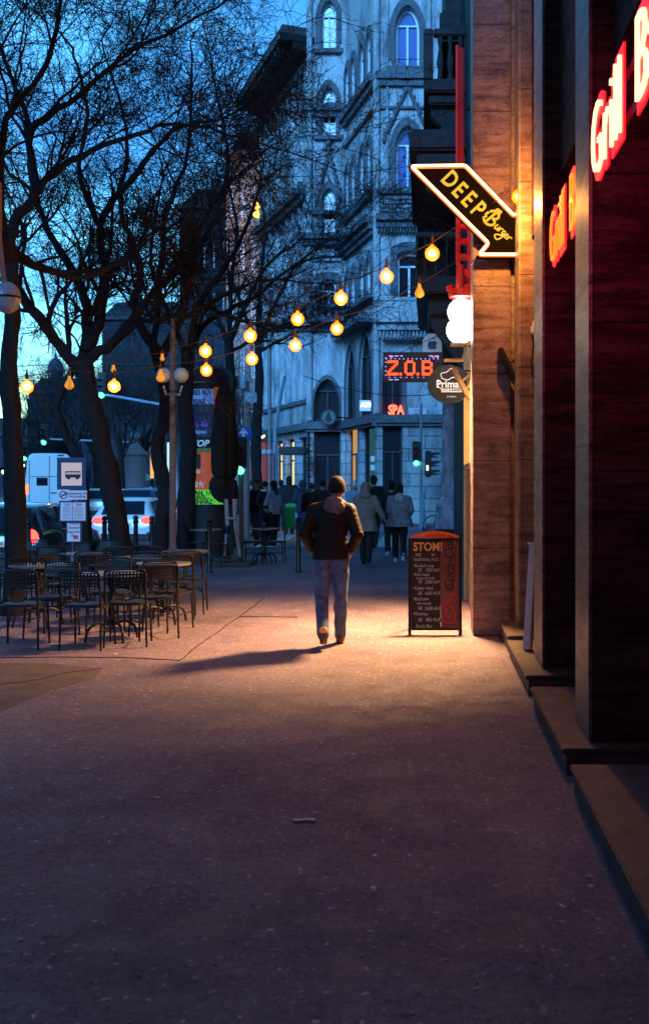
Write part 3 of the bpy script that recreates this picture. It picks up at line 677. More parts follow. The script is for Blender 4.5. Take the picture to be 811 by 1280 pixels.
# domed tower
Y = 230; c = P(70, 560, Y); t = thing('domed_tower', (c.x, Y, 0), 'distant domed tower with columns seen against the bright sky', 'tower')
k = Y/F; bz = H+(VY-490)*k
M_tw = mat('tower_stone', (.07,.09,.16), .9)
mb = MB(); mb.bb(c.x-2.2, c.x+2.2, Y-2, Y+2, 0, bz+.5, .2); mb.lathe((c.x,Y,bz), [(2.3,.5),(2.3,1.2),(1.6,1.3),(1.6,1.6)], 16); mb.build('body', M_tw, t)
mb = MB()
for i in range(10): a = i*.6283; mb.tube([(c.x+1.5*math.cos(a),Y+1.5*math.sin(a),bz+1.6),(c.x+1.5*math.cos(a),Y+1.5*math.sin(a),bz+4.2)], .2, 6)
mb.lathe((c.x,Y,bz), [(.8,1.6),(.8,4.2)], 10); mb.build('colonnade', M_tw, t)
mb = MB(); mb.lathe((c.x,Y,bz), [(2,4.2),(2,4.6),(1.8,4.7),(1.7,5.6),(1.3,6.6),(.7,7.3),(.3,7.6),(.3,8.3),(.1,8.5),(.05,9.6)], 18); auto_smooth(mb.build('dome', M_tw, t))
# unseen blocks added across the boulevard and behind the viewpoint to dim the foreground
def unseen_block(x0, x1, y0, y1, h, label):
    t = thing('tenement', ((x0+x1)/2,(y0+y1)/2,-.15), label, 'building'); mb = MB(); mb.bb(x0,x1,y0,y1,-.2,h); mb.build('wall', M_farb2, t)
    mb = MB(); mb.bb(x0-.4,x1+.4,y0-.4,y1+.4,h+.003,h+.6); mb.build('cornice', M_blk, t)
    xf = x1 if x0 < -20 else None; m = MB(); pn_ = MB()
    for f_ in range(int(h//4)):
        if xf:
            for i in range(int((y1-y0)//4)): pn_.bb(xf+.003,xf+.05,y0+1.5+i*4,y0+2.9+i*4,1+f_*4,3.4+f_*4)
        else:
            for i in range(int((x1-x0)//4)): pn_.bb(x0+1.5+i*4,x0+2.9+i*4,y1+.003,y1+.05,1+f_*4,3.4+f_*4)
    pn_.build('window_rows', M_glass, t)
unseen_block(-48,-34,-10,60,19,'unseen long block added across the boulevard to shut out sky light')
unseen_block(-14,16,-34,-16,24,'unseen block added behind the viewpoint to shade the foreground')
# ------------------------------------------------------------------ shop lamps: white globes, floodlights
gx, gy = (575-VX)*12.75/F, 12.75
t = thing('globe_lamp', (gx, gy, 3.2), 'pair of glowing white globes stacked under a red crown bracket at the shop front', 'lamp')
k = 12.75/F
mb = MB(); mb.sph((gx+.01,gy,H+(VY-390)*k), .165, 20, 12); mb.build('globe', emit('globe_white', (1,.86,.68), 22), t, True)
mb = MB(); mb.sph((gx-.005,gy,H+(VY-413)*k), .165, 20, 12); mb.build('globe', emit('globe_white', (1,.86,.68), 22), t, True)
M_red = mat('red_enamel', (.55,.015,.012), .35, var=.15, vs=5)
z0 = H+(VY-372)*k
mb = MB(); mb.lathe((gx+.02,gy,z0), [(.16,0),(.165,.02),(.17,.09),(.14,.1)], 16)
for i in range(10): a = i*.6283; mb.box((gx+.02+.165*math.cos(a),gy+.165*math.sin(a),z0+.11), (.05,.05,.05), a)
mb.build('crown', M_red, t)
mb = MB(); mb.tube([(gx+.02,gy,z0+.1),(gx+.02,gy,z0+.4)], .03, 8); mb.tube([(gx+.02,gy,z0+.22),(.72,gy,z0+.22)], .02, 6); mb.tube([(gx+.1,gy,z0+.1),(gx+.14,gy,z0+.3),(.72,gy,z0+.3)], .012, 6); mb.build('bracket', M_red, t)
mb = MB(); zz = H+(VY-431)*k; mb.bb(gx-.12,.72,gy-.12,gy+.12,zz-.012,zz+.012); mb.bb(gx-.2,.5,gy-.1,gy+.1,zz-.2,zz-.18); mb.tube([(gx+.08,gy,zz),(gx+.02,gy,zz-.18)], .012, 6); mb.build('shelf', M_gold, t)
sl2 = bpy.data.lights.new('flood','SPOT'); sl2.energy = 5000; sl2.color = (1,.52,.20); sl2.spot_size = R(110); sl2.spot_blend = 1.0; sl2.shadow_soft_size = .2
so2 = bpy.data.objects.new('flood', sl2); col.objects.link(so2); so2.location = (.36, 12.35, 3.25)
so2.rotation_euler = (Vector((-.8,12.0,0))-so2.location).to_track_quat('-Z','Y').to_euler()
# red vertical lit sign
X0 = (570-VX)*13.6/F; X1 = (579.5-VX)*13.6/F; k6 = 13.6/F
t = thing('vertical_red_sign', (X1, 13.6, 4), 'tall narrow glowing red vertical sign high on the dark wall above the globes', 'sign')
mb = MB(); mb.bb(X0, X1, 13.55, 13.75, H+(VY-215)*k6, H+(VY-60)*k6, .02); mb.build('panel', mat('red_panel', (.3,.008,.008), .5, emis=(1,.01,.01), es=.05), t)
mb = MB(); mb.bb(X0-.01, X0+.02, 13.5, 13.54, H+(VY-330)*k6, H+(VY-60)*k6); mb.build('tube', emit('red_neon', (1,.015,.01), .28), t)
mb = MB()
for i in range(4):
    z = H+(VY-283-i*19)*k6; mb.bb(X0, X1+.1, 13.56, 13.7, z-.035, z+.035, .01)
mb.bb(X0,X0+.05,13.561,13.699,H+(VY-358)*k6,H+(VY-217)*k6); mb.bb(X1+.05,X1+.1,13.561,13.699,H+(VY-358)*k6,H+(VY-240)*k6)
mb.build('ladder_frame', M_red, t)
mb = MB(); mb.bb(X1+.1,.72,13.6,13.66,5.0,5.05); mb.bb(X1,.72,13.6,13.66,6.6,6.65); mb.build('bracket', M_blk, t)
rl = bpy.data.lights.new('red_glow','POINT'); rl.energy = 14; rl.color = (1,.03,.03); rl.shadow_soft_size = .1; ro = bpy.data.objects.new('red_glow', rl); col.objects.link(ro); ro.location = (.46, 13.1, 5.4)
# floodlight brackets
def flood(p0, p1, arm0, arm1, m, label):
    t = thing('floodlight', arm1, label, 'floodlight'); p0, p1 = Vector(p0), Vector(p1)
    d = (p1-p0); ang = math.atan2(d.z, d.x); M_ = Matrix.Rotation(-ang,4,'Y')
    mb = MB(); mb.box((p0+p1)/2, (d.length,.22,.055), bev=.01, M=M_); mb.build('housing', m, t)
    mb = MB(); mb.tube([arm0, arm1], .016, 6); mb.box(arm1, (.03,.1,.12)); mb.build('arm', m, t); return t
y = 11.55; q = lambda px, py, Y=y: P(px,py,Y)
flood(q(624,436), q(646,481), q(634,455), q(649,446), M_blk, 'black slanting flat floodlight on the brown portal pillar')
flood(P(566,461,12.9), P(588,500,12.9), P(575,478,12.9), P(592,463,12.9), M_gold, 'gold lit slanting floodlight beside the oval café sign')
t = thing('security_lamp', P(667,412,11), 'small white wall lamp with dangling cable on the orange-lit pillar', 'lamp')
c = P(667,412,10.95); mb = MB(); mb.box(c, (.07,.1,.1), bev=.015); mb.box(c+Vector((.01,0,.07)), (.05,.06,.05), bev=.01); mb.build('housing', mat('white_plastic', (.7,.7,.7), .4), t)
mb = MB(); mb.tube([P(668,420,10.95), P(664,450,10.97), P(664,468,10.97), P(671,474,10.97)], .008, 5); mb.build('cable', M_blk, t)
# ------------------------------------------------------------------ arrow sign
Y = 11.45; A = lambda px, py, dy=0: P(px, py, Y)+Vector((0,dy,0))
t = thing('arrow_sign', A(640,322), 'black arrow-shaped sign edged in glowing orange neon reading DEEP Burger', 'sign')
out = [(510,207),(582,205),(642,268),(661,252),(661,321),(595,321),(608,306)]
poly = [((px-VX)*Y/F, H+(VY-py)*Y/F) for px,py in out]
mb = MB(); mb.prism(poly, (0,Y,0),(1,0,0),(0,0,1),(0,1,0),0,.12); mb.build('panel', mat('sign_black', (.003,.002,.002), .9, spec=.05), t)
def rounded(pts, r=4, n=4):
    res = []
    for i, p in enumerate(pts):
        a, b = Vector(pts[i-1]), Vector(pts[(i+1)%len(pts)]); p = Vector(p)
        u = (a-p).normalized()*r; v = (b-p).normalized()*r
        for j in range(n+1): s_ = j/n; res.append((p+u)*(1-s_)**2+2*s_*(1-s_)*p+(p+v)*s_**2)
    return res
ins = [(514,209),(581,208),(642,271),(658,256),(658,319),(598,319),(610,305)]
pp = rounded(ins, 3.5); pts = [A(p[0],p[1],-.05) for p in pp]; pts.append(pts[0])
mb = MB(); mb.tube(pts, .0125, 8, False); mb.build('neon_tube', emit('neon_core', (1,.62,.26), 9), t, True)
mb = MB(); mb.tube([p+Vector((0,.028,0)) for p in pts], .026, 8, False); mb.build('halo_tube', emit('neon_halo', (1,.22,.02), 1.5), t, True)  # wider glowing tube stands in for the orange halo around the neon
M_yel = emit('sign_yellow', (1,.62,.03), .85)
ang = math.atan2(-(268-205),(642-582)); U = Vector((math.cos(ang),0,math.sin(ang))); V = Vector((-U.z,0,U.x))
for ch, (px,py), s_ in (('D',(565,224),.26),('E',(576.5,237),.26),('E',(588,248.5),.26),('P',(600,261),.26)):
    o = text(ch, s_, M_yel, t, 'letter', A(px-3,py+1,-.006), U, V, ext=.003, off=.006, sx=.78)
def strokes(name, lines, r, m, parent, n=5):
    mb = MB()
    for ln_ in lines:
        P3 = [Vector(p) for p in ln_]; sm = []
        for i in range(len(P3)-1):
            p0, p1, p2, p3 = P3[max(i-1,0)], P3[i], P3[i+1], P3[min(i+2,len(P3)-1)]
            for j in range(5):
                s_ = j/5; sm.append(.5*((2*p1)+(p2-p0)*s_+(2*p0-5*p1+4*p2-p3)*s_*s_+(3*p1-p0-3*p2+p3)*s_**3))
        sm.append(P3[-1]); mb.tube(sm, r, n)
    return mb.build(name, m, parent)
c0 = A(613,272,-.012)
def script(lines, s_): return [[c0+U*(a*s_)+V*(b*s_)-Vector((0,.002,0)) for a,b in l] for l in lines]
B_ = [[(-.05,-.6),(0,0),(.02,.62)],[(-.42,.3),(-.1,.66),(.35,.62),(.5,.35),(.28,.08),(.05,.05)],[(.05,.05),(.5,-.02),(.62,-.3),(.35,-.6),(-.1,-.66),(-.48,-.42)],[(-.45,.2),(-.5,-.1),(-.3,-.3)],[(-.15,.75),(0,.95),(.1,.78),(.25,1.0),(.3,.75)]]
strokes('letter', script(B_, .125), .015, M_yel, t)
urg = [[(.75,.12),(.72,-.2),(.85,-.25),(.98,0),(1.0,.12),(1.0,-.2),(1.08,-.22)],[(1.12,.1),(1.12,-.22)],[(1.12,0),(1.25,.14),(1.33,.08)],[(1.6,.1),(1.45,.14),(1.4,-.05),(1.5,-.2),(1.62,0),(1.62,-.5),(1.45,-.75),(1.15,-.62),(1.3,-.4),(1.7,-.2)],[(1.72,-.1),(1.88,0),(1.8,.14),(1.7,0),(1.78,-.2),(1.95,-.15)],[(2.0,.12),(2.02,-.2)],[(2.02,0),(2.15,.15),(2.25,.1)]]
strokes('lettering', script([[(a+.02,b-.1) for a,b in l] for l in urg], .145), .0085, M_yel, t)
mb = MB(); mb.tube([A(640,322,.06), A(648,330,.3)], .02, 6); mb.tube([A(600,250,.13), A(600,250,.25)], .02, 6); mb.tube([A(595,322,.05), A(590,323,.3)], .015, 6); mb.build('bracket', M_blk, t)
al = bpy.data.lights.new('neon_glow','AREA'); al.shape = 'RECTANGLE'; al.size = 1.2; al.size_y = .5; al.energy = 3; al.color = (1,.42,.12)
ao = bpy.data.objects.new('neon_glow', al); col.objects.link(ao); ao.location = (.45, Y-.16, 4.6); ao.rotation_euler = (R(-50),0,0)
# orange lamp that washes the reveal between the pillars
ol = bpy.data.lights.new('reveal_lamp','POINT'); ol.energy = 170; ol.color = (1,.36,.06); ol.shadow_soft_size = .05; oo = bpy.data.objects.new('reveal_lamp', ol); col.objects.link(oo); oo.location = (.84, 10.55, 4.55)
# ------------------------------------------------------------------ red neon fascia lettering
M_nw = emit('neon_hot', (1,.50,.24), 3.2); M_nr = emit('neon_red', (1,.008,.02), 1.3)
M_nw2 = emit('neon_amber', (1,.20,.015), 1.7)
def fascia(y_far, y_near, x, z, size, body, label, hot, sx):
    t = thing('neon_sign', (x, (y_far+y_near)/2, z), label, 'neon sign', 'neon signs on the arcade pillars')
    U = (0,-1,0); V = (0,0,1)
    c = (x, y_far, z)
    dx_ = 0
    for wd_ in body.split():
        text(wd_, size, M_nr, t, 'halo_letters', (x+.0, y_far-dx_, z), U, V, ext=.006, off=.036, align='LEFT', sx=sx)
        text(wd_, size, hot, t, 'letters', (x-.012, y_far-dx_, z), U, V, ext=.012, off=-.013, align='LEFT', sx=sx)
        dx_ += size*sx*(.46*len(wd_)+.1)
    mb = MB(); mb.bb(x+.03, x+.05, y_near, y_far, z-.12, z-.06); mb.bb(x+.05, x+.3, (y_far+y_near)/2-.03, (y_far+y_near)/2+.03, z-.13, z-.07); mb.bb(x+.03,x+.05,y_near,y_far,z+.1,z+.16); mb.build('rail', M_blk, t)
    return t
fascia(6.08, 4.0, 1.0, 3.66, .60, 'Grill Bar', 'white-hot neon letters with red rims on the fascia, nearest the camera', M_nw, .86)
fascia(8.72, 6.9, 1.08, 3.72, .62, 'Grill Bar', 'smaller looking red and amber neon letters between the two dark pillars', M_nw2, .78)
for (yy, e) in ((5.1, 10), (7.6, 6)):
    al = bpy.data.lights.new('red_neon_glow','AREA'); al.shape = 'RECTANGLE'; al.size = 1.6; al.size_y = .4; al.energy = e; al.color = (1,.04,.22)
    ao = bpy.data.objects.new('red_neon_glow', al); col.objects.link(ao); ao.location = (.94, yy, 3.7); ao.rotation_euler = (0, R(-60), 0); ao.rotation_euler = Vector((-.6,.9,-.7)).to_track_quat('-Z','Z').to_euler()
# ------------------------------------------------------------------ LED sign, oval sign, apple-coloured sign
Y = 16.0; k = Y/F; c = P(516, 458.5, Y); W_, H_ = 75*k, 37*k
t = thing('led_sign', c, 'black dot-matrix sign with Z.O.B in glowing red dots', 'sign')
mb = MB(); mb.box(c+Vector((0,.06,0)), (W_,.12,H_), bev=.01); mb.build('housing', M_blk, t)
GL = {'Z':["11111","00001","00010","00100","01000","10000","11111"],'O':["01110","10001","10001","10001","10001","10001","01110"],'B':["11110","10001","10001","11110","10001","10001","11110"],'.':["0","0","0","0","0","0","1"]}
dots = MB(); dd = W_/42
def dot(mb, i, j, r=.42): mb.box(Vector((c.x-W_/2+dd*(i+.5)*1.0, c.y-.004, c.z+H_/2-dd*(j+1.2))), (dd*r*2,.008,dd*r*2))
i0 = 3
for ch in 'Z.O.B':
    g_ = GL[ch]
    for r_, row in enumerate(g_):
        for q_, v in enumerate(row):
            if v == '1':
                for a in (0,1):
                    for b in (0,1) if ch != '.' else (0,1): dot(dots, i0+q_*1.45+a*.75, 5.2+r_*1.45+b*.75, .46)
    i0 += 5*1.45+1.2 if ch != '.' else 3.6
    dots.build('red_dots', emit('led_red', (1,.055,.012), 3.2), t); dots = MB()

bl = MB()
for i in range(3,40): 
    if i%4 < 3 and i not in range(14,32): dot(bl, i, 1.6, .3)
    if i%4 < 3 and i < 12: dot(bl, i, 18.2, .3)
for i in range(2,40,3): dot(bl, i, 3.6, .3)
for i in range(4,36,4): dot(bl, i, 16.6, .3)
for j in range(3,18,3): dot(bl, 1.4, j, .3)
bl.build('blue_dots', emit('led_blue', (.25,.3,1), 3), t)
rd = MB()
for i in (34,35,37,38,5,6): dot(rd, i, 2.4, .3)
rd.build('pink_dots', emit('led_pink', (1,.15,.3), 3), t)
mb = MB(); mb.tube([c+Vector((W_/2,.06,.1)), (.72,Y+.06,c.z+.1)], .02, 6); mb.tube([c+Vector((-.2,.06,H_/2)), (.72,Y+.06,c.z+.7)], .006, 5); mb.build('bracket', M_blk, t)
Y = 14.2; c = P(561, 480, Y); k = Y/F
t = thing('oval_sign', c, 'black oval hanging café sign with white chef hat outline and lettering', 'sign')
n = 32; rx, rz = 27*k, 24*k; o_ = [(rx*math.cos(6.2832*i/n), rz*math.sin(6.2832*i/n)) for i in range(n)]
mb = MB(); mb.prism(o_, c, (1,0,0),(0,0,1),(0,1,0),0,.06); mb.build('board', M_blk, t)
M_sw = mat('sign_white', (.75,.75,.75), .5, emis=(1,.95,.9), es=.25)
S = lambda a, b: c+Vector((a*k, -.008, b*k))
strokes('outline', [[S(14*math.cos(a_)-1,4+9*math.sin(a_)-3) for a_ in [R(150+i*18) for i in range(8)]],[S(-9,7),(S(-10,13)),S(-3,15),S(2,19),S(9,18),S(11,13),S(9,8)],[S(-9,7),S(-2,5),S(4,8),S(9,8)]], .0075, M_sw, t)
text('Primat', .14, M_sw, t, 'lettering', S(0,-.5), off=.004, sx=.95)
mb = MB(); mb.box(S(3,-8)-Vector((0,-.004,0)), (26*k,.006,4.5*k)); mb.build('ribbon', M_sw, t)
text('CAFE & BAKERY', .042, M_blk, t, 'lettering', S(3,-8)+Vector((0,-.004,0)), off=.001)
text('ETTEREM', .03, M_sw, t, 'lettering', S(3,-16), off=.0)
mb = MB(); mb.tube([c+Vector((rx*.6,.03,rz*.7)), (.66,Y+.03,c.z+rz*.7)], .012, 6); mb.tube([c+Vector((rx*.8,.03,0)), (.66,Y+.03,c.z)], .012, 6); mb.build('bracket', M_blk, t)
Y = 19; c = P(540, 434, Y); k = Y/F
t = thing('phone_shop_sign', c, 'pale blue rounded shop sign with a dark fruit emblem behind the dot-matrix sign', 'sign')
mb = MB(); rr = [(-12,-17),(12,-17),(12,8),(9,14),(4,17),(-4,17),(-9,14),(-12,8)]; mb.prism([(a*k,b*k) for a,b in rr], c, (1,0,0),(0,0,1),(0,1,0),0,.08); mb.build('panel', mat('pale_blue', (.4,.55,.65), .4, emis=(.5,.75,1), es=.12), t)
mb = MB(); mb.prism([(a*1.06*k,b*1.05*k) for a,b in rr], c, (1,0,0),(0,0,1),(0,1,0),.01,.07); mb.build('rim', M_blk, t)
ap = [(0,6),(3,7.5),(6,6),(7,3),(5.5,1),(6.5,-3),(3.5,-6.5),(0,-5.5),(-3.5,-6.5),(-6.5,-3),(-7,2),(-5,6.5),(-3,7.5)]
mb = MB(); mb.prism([(a*k*.85,b*k*.8+.03) for a,b in ap], c, (1,0,0),(0,0,1),(0,1,0),-.012,-.001); mb.prism([(a*k,b*k+.03) for a,b in ((0,6.5),(3.5,9.5),(1,9.5))], c, (1,0,0),(0,0,1),(0,1,0),-.012,-.001); mb.build('emblem', mat('teal', (.02,.12,.16), .5), t)
text('iPoint', .14, M_blk, t, 'lettering', c+Vector((.0,-.006,-.17)))
mb = MB(); mb.tube([c+Vector((.1,.04,.1)), (.72,Y+.04,c.z+.1)], .02, 6); mb.build('bracket', M_blk, t)
# ------------------------------------------------------------------ menu board
bl_, br_ = G(510,794), G(577,794); Yb = bl_.y; k = Yb/F
cx = (bl_.x+br_.x)/2; hw = (br_.x-bl_.x)/2
t = thing('menu_board', (cx, Yb, 0), 'black chalk menu A-board with orange arched top and a cola panel on the pavement', 'menu board')
zt = H+(VY-673)*k; zb = .085
tilt = .10
BU = Vector((1,0,0)); BV = Vector((0,tilt,1)).normalized(); BO = Vector((cx, Yb, 0))
def B3(u, v, w_=0): return BO+BU*u+BV*v+Vector((0,-1,tilt)).normalized()*w_
mb = MB()
for (u0,u1,v0,v1,w0,w1) in ((-hw,-hw+.035,0,zt,-.015,.015),(hw-.035,hw,0,zt,-.015,.015),(-hw+.037,hw-.037,zb-.03,zb,-.015,.015),(-hw+.037,hw-.037,zt-.03,zt,-.015,.015)):
    vs = [B3(u,v,w_) for u in (u0,u1) for w_ in (w0,w1) for v in (v0,v1)]; mb.add(vs, [(0,1,3,2),(4,6,7,5),(0,4,5,1),(2,3,7,6),(0,2,6,4),(1,5,7,3)])
mb.build('frame', M_black, t)
def plate(u0,u1,v0,v1,w0,w1,name,m,par=t):
    mb = MB(); vs = [B3(u,v,w_) for u in (u0,u1) for w_ in (w0,w1) for v in (v0,v1)]; mb.add(vs, [(0,1,3,2),(4,6,7,5),(0,4,5,1),(2,3,7,6),(0,2,6,4),(1,5,7,3)]); return mb.build(name, m, par)
split = hw-.24
plate(-hw+.036, split, zb+.001, zt-.031, -.008,.008,'chalk_panel', mat('chalkboard', (.015,.014,.013), .7, var=.5, vs=4))
pn = plate(split+.002, hw-.036, zb+.001, zt-.031, -.008,.009,'cola_panel', mat('cola_red', (.16,.045,.035), .6, var=.35, vs=6))
mb = MB(); n = 12; poly = [(-hw+.03,zt+.004)]+[(-hw+.03+(2*hw-.06)*i/n, zt+.03+.055*math.sin(math.pi*i/n)) for i in range(n+1)]+[(hw-.03,zt+.004)]
mb.prism(poly, BO, BU, BV, Vector((0,-1,tilt)).normalized(), -.01, .012); top = mb.build('arched_top', mat('orange_top', (.72,.13,.02), .45), t)
text('Coca-Cola', .05, mat('chalk_red',(.35,.03,.02),.6), top, 'lettering', B3(0,zt+.035,.015), BU, BV, shear=.3, ext=.001)
back = MB()
for u in (-hw+.02,hw-.02): back.tube([B3(u,zt-.03,-.03), BO+BU*u+Vector((0,.55,.01))], .014, 6)
back.tube([BO+BU*(-hw+.02)+Vector((0,.5,.1)), BO+BU*(hw-.02)+Vector((0,.5,.1))], .012, 6); back.build('rear_leg', M_black, t)
M_chalk = mat('chalk', (.62,.6,.55), .9, var=.3, vs=40); M_chalko = mat('orange_chalk', (.6,.32,.12), .9)
def chalk(s_, u, v, size, m=M_chalk, align='LEFT', sx=1, off=-.0005, shear=.12):
    return text(s_, size, m, t, 'chalk_writing', B3(u, v, .0105), BU, BV, ext=.001, off=off, align=align, sx=sx, shear=shear)
Vp = lambda py: zt-(py-673)*k
xl = -hw+.055
chalk('STOM!', xl, Vp(684), .135, M_chalko, sx=.84, off=.004, shear=0)
for s_, px, py, sz in (('THE           IN',2,694,.05),('TRADITIONAL FOOD',0,700,.047),('•Goulash soup',0,707.5,.052),('5€   1550 HUF',6,713,.052),('•Veal chops',0,718.5,.052),('hungarian style',4,723,.045),('7€   2300 HUF',6,728,.052),('•Caesar salad',0,735.5,.054),('5€  1600 HUF',6,742,.056),('•Beef stew',0,749,.054),('with noodle',4,754.5,.045),('9€  2450 HUF',6,761,.058),('•Tiramisu',0,767.5,.056),('3€   800 HUF',6,775,.058),('Snack Bar',3,783,.062)):
    chalk(s_, xl+px*k, Vp(py), sz, sx=.76 if 'TRAD' not in s_ else .64)
cu_, cv = (split+hw-.036)/2, Vp(705)
text('Coca-Cola', .15, mat('cola_black', (.012,.008,.008), .6), t, 'cola_lettering', B3(cu_, cv, .011), BV, -BU, ext=.001, off=.002, sx=.98, shear=.35)
strokes('swash', [[B3(cu_-.05,cv-.26,.012), B3(cu_+.05,cv-.2,.012), B3(cu_+.06,cv+.02,.012), B3(cu_+.07,cv+.2,.012)]], .005, MATS['cola_black'], t)
M_rc = mat('red_chalk', (.5,.03,.06), .8)
sw = lambda a, b: B3(cu_+a*k, Vp(b), .011)
strokes('chalk_scrawl', [[sw(-9,775),sw(-2,779),sw(6,776),sw(6,766),sw(0,757),sw(-5,768),sw(2,772)],[sw(2,745),sw(8,742),sw(3,748),sw(8,752),sw(-2,757)],[sw(-9,752),sw(-4,753),sw(-8,758),sw(-3,763),sw(-9,768)]], .006, M_rc, t)
# leaning white plank on the doorstep
b0, b1 = Vector((1.0,9.75,.165)), Vector((1.10,9.98,1.14+.2))
b0 = Vector(((659-VX)*9.7/F, 9.7, .165)); b1 = Vector(((667-VX)*9.9/F, 9.9, H+(VY-682)*9.9/F))
mb = MB(); d = b1-b0; M_ = d.to_track_quat('Z','Y').to_matrix().to_4x4(); mb.box((b0+b1)/2, (.07,.10,d.length), bev=.006, M=M_); mb.box(b1+d.normalized()*.012, (.10,.12,.02), bev=.004, M=M_)
tag(mb.build('leaning_plank', mat('painted_plank', (.92,.92,.95), .4, var=.15, vs=9)), 'narrow white plank leaning between the pillars on a doorstep', 'plank')
# ------------------------------------------------------------------ string lights
M_wire = mat('wire', (.06,.03,.01), .8); M_sock = mat('socket', (.05,.025,.01), .5)
M_bulb = emit('bulb_core', (1,.46,.10), 34)
mg = bpy.data.materials.new('amber_glass'); mg.use_nodes = True; MATS['amber_glass'] = mg
t_ = mg.node_tree; bs = t_.nodes['Principled BSDF']; bs.inputs['Base Color'].default_value = (1,.3,.02,1); bs.inputs['Alpha'].default_value = .42; bs.inputs['Roughness'].default_value = .3
bs.inputs['Emission Color'].default_value = (1,.12,.0,1); bs.inputs['Emission Strength'].default_value = 3.6
M_bulboff = mat('amber_bulb', (.8,.35,.04), .2, emis=(1,.4,.03), es=.35)
def string(name, label, pts, bulbs, r=.071):
    """pts: support points; bulbs: list of (px,py,Y,lit)"""
    t = thing(name, pts[0], label, 'string lights', 'bulb strings over the terrace')
    mb = MB(); mb.tube(pts, .0055, 5); mb.build('wire', M_wire, t)
    for (px,py,Y,lit) in bulbs:
        c = P(px,py,Y); b = MB(); b.lathe(c, [(.0,.0)], 3) if False else None
        if lit:
            b.sph(c, r*.66, 14, 10); bo = b.build('bulb', M_bulb, t, True)
            g_ = MB(); g_.lathe(c, [(.018,r*1.5),(.022,r*1.22),(r*.55,r*1.08),(r*.95,r*.74),(r*1.18,r*.25),(r*1.18,-r*.25),(r*.95,-r*.74),(r*.55,-r*1.08),(r*.2,-r*1.19),(.004,-r*1.2)], 16); g_.build('glass', mg, bo, True)
        else:
            b.lathe(c, [(.02,r*1.7),(.022,r*1.2),(r*.55,r*.7),(r*.9,0),(r*.8,-r*.5),(r*.4,-r*.85),(.004,-r*.95)], 14); bo = b.build('bulb', M_bulboff, t, True)
        s_ = MB(); s_.tube([c+Vector((0,0,r*1.5)), c+Vector((0,0,r*2.7))], .02, 8); s_.tube([c+Vector((0,0,r*2.7)), c+Vector((0,0,r*3.3))], .01, 6); s_.build('socket', M_sock, bo)
def chain(ctrl):
    out_ = []
    for (px,py,Y) in ctrl: out_.append(P(px,py,Y))
    return out_
lY = lambda px, a=(650,11.2), b=(214,14.5): a[1]+(a[0]-px)/(a[0]-b[0])*(b[1]-a[1])
s1 = [(649,246),(540,317),(483,346),(426,373),(372,399),(313,420),(257,439)]
off = 14
string('string_lights', 'upper rising string of glowing amber bulbs from the arrow sign to the lamp post', [P(672,225,11.1)]+[P(px,py-off,lY(px)) for px,py in s1]+[P(216,436,14.6)], [(px,py,lY(px),True) for px,py in s1])
l2 = lambda px: 12.6+(650-px)/436*2.4
s2 = [(421,411),(369,432),(315,449),(258,463)]
string('string_lights', 'lower shorter string of glowing amber bulbs over the walker ending at the trees', [P(590,315,12.3),P(524,355,l2(524)),P(470,384,l2(470))]+[P(px,py-off,l2(px)) for px,py in s2]+[P(210,458,15.2)], [(524,366,l2(524),False)]+[(px,py,l2(px),True) for px,py in s2])
s3 = [(201,472),(143,482),(87,478),(34,484)]
string('string_lights', 'level string of amber bulbs between the left tree trunks', [P(214,452,15),P(201,457,14.8),P(143,467,14.4),P(87,463,14.2),P(34,470,13.9),P(-20,474,13.6)], [(201,472,14.8,False),(143,483,14.4,True),(87,481,14.2,False),(34,484,13.9,True)])
string('string_lights', 'second level string low between the left tree trunks, nearly unlit', [P(214,440,15.4),P(202,441,15.2),P(142,448,15),P(80,455,14.8),P(-20,460,14.2)], [(203,448,15.2,False),(142,462,15,False)], .04)
for (px,py,Y_,e) in ((540,317,11.9,26),(426,373,12.9,26),(315,430,13.8,30),(257,445,14.2,26),(143,470,14.5,16),(34,480,14,16)):
    pl = bpy.data.lights.new('bulb_light','POINT'); pl.energy = e*.32; pl.color = (1,.5,.16); pl.shadow_soft_size = .06; po = bpy.data.objects.new('bulb_light', pl); col.objects.link(po); po.location = P(px,py+14,Y_)
# ------------------------------------------------------------------ lamp posts
px0 = G(216,744); t = thing('lamp_post', px0, 'slim grey lamp post with two dull globes beside the terrace', 'street lamp')
x, y_ = px0.x, px0.y; k = y_/F; zt = H+(VY-398)*k
mb = MB(); mb.lathe((x,y_,0), [(.10,0),(.10,.5),(.075,.56),(.055,.7),(.05,2.5),(.04,zt-.1),(.02,zt)], 14); auto_smooth(mb.build('pole', mat('concrete_pole', (.10,.095,.09), .8, var=.3, vs=12), t))
for s_ in (-1,1):
    gz = H+(VY-469)*k; mb = MB(); mb.tube([(x,y_,gz-.28),(x+s_*.1,y_,gz-.3),(x+s_*.14,y_,gz-.16)], .018, 6); am = mb.build('arm', M_steel, t)
    mb = MB(); mb.sph((x+s_*.13,y_,gz), .115, 14, 10); mb.build('globe', mat('dull_globe', (.35,.42,.4), .3), am, True)
Y = 11.0; c = P(9, 372, Y); t = thing('hanging_street_lamp', c, 'large unlit globe street lamp with a dark band at the top left edge', 'street lamp')
k = Y/F; mb = MB(); mb.sph(c, (17*k,17*k,20*k), 20, 14); mb.build('globe', mat('milk_globe', (.3,.32,.38), .25, var=.1, vs=3), t, True)
mb = MB(); mb.lathe(c, [(17.5*k,-1.5*k),(17.8*k,0),(17.5*k,1.5*k)], 20); mb.build('band', M_blk, t)
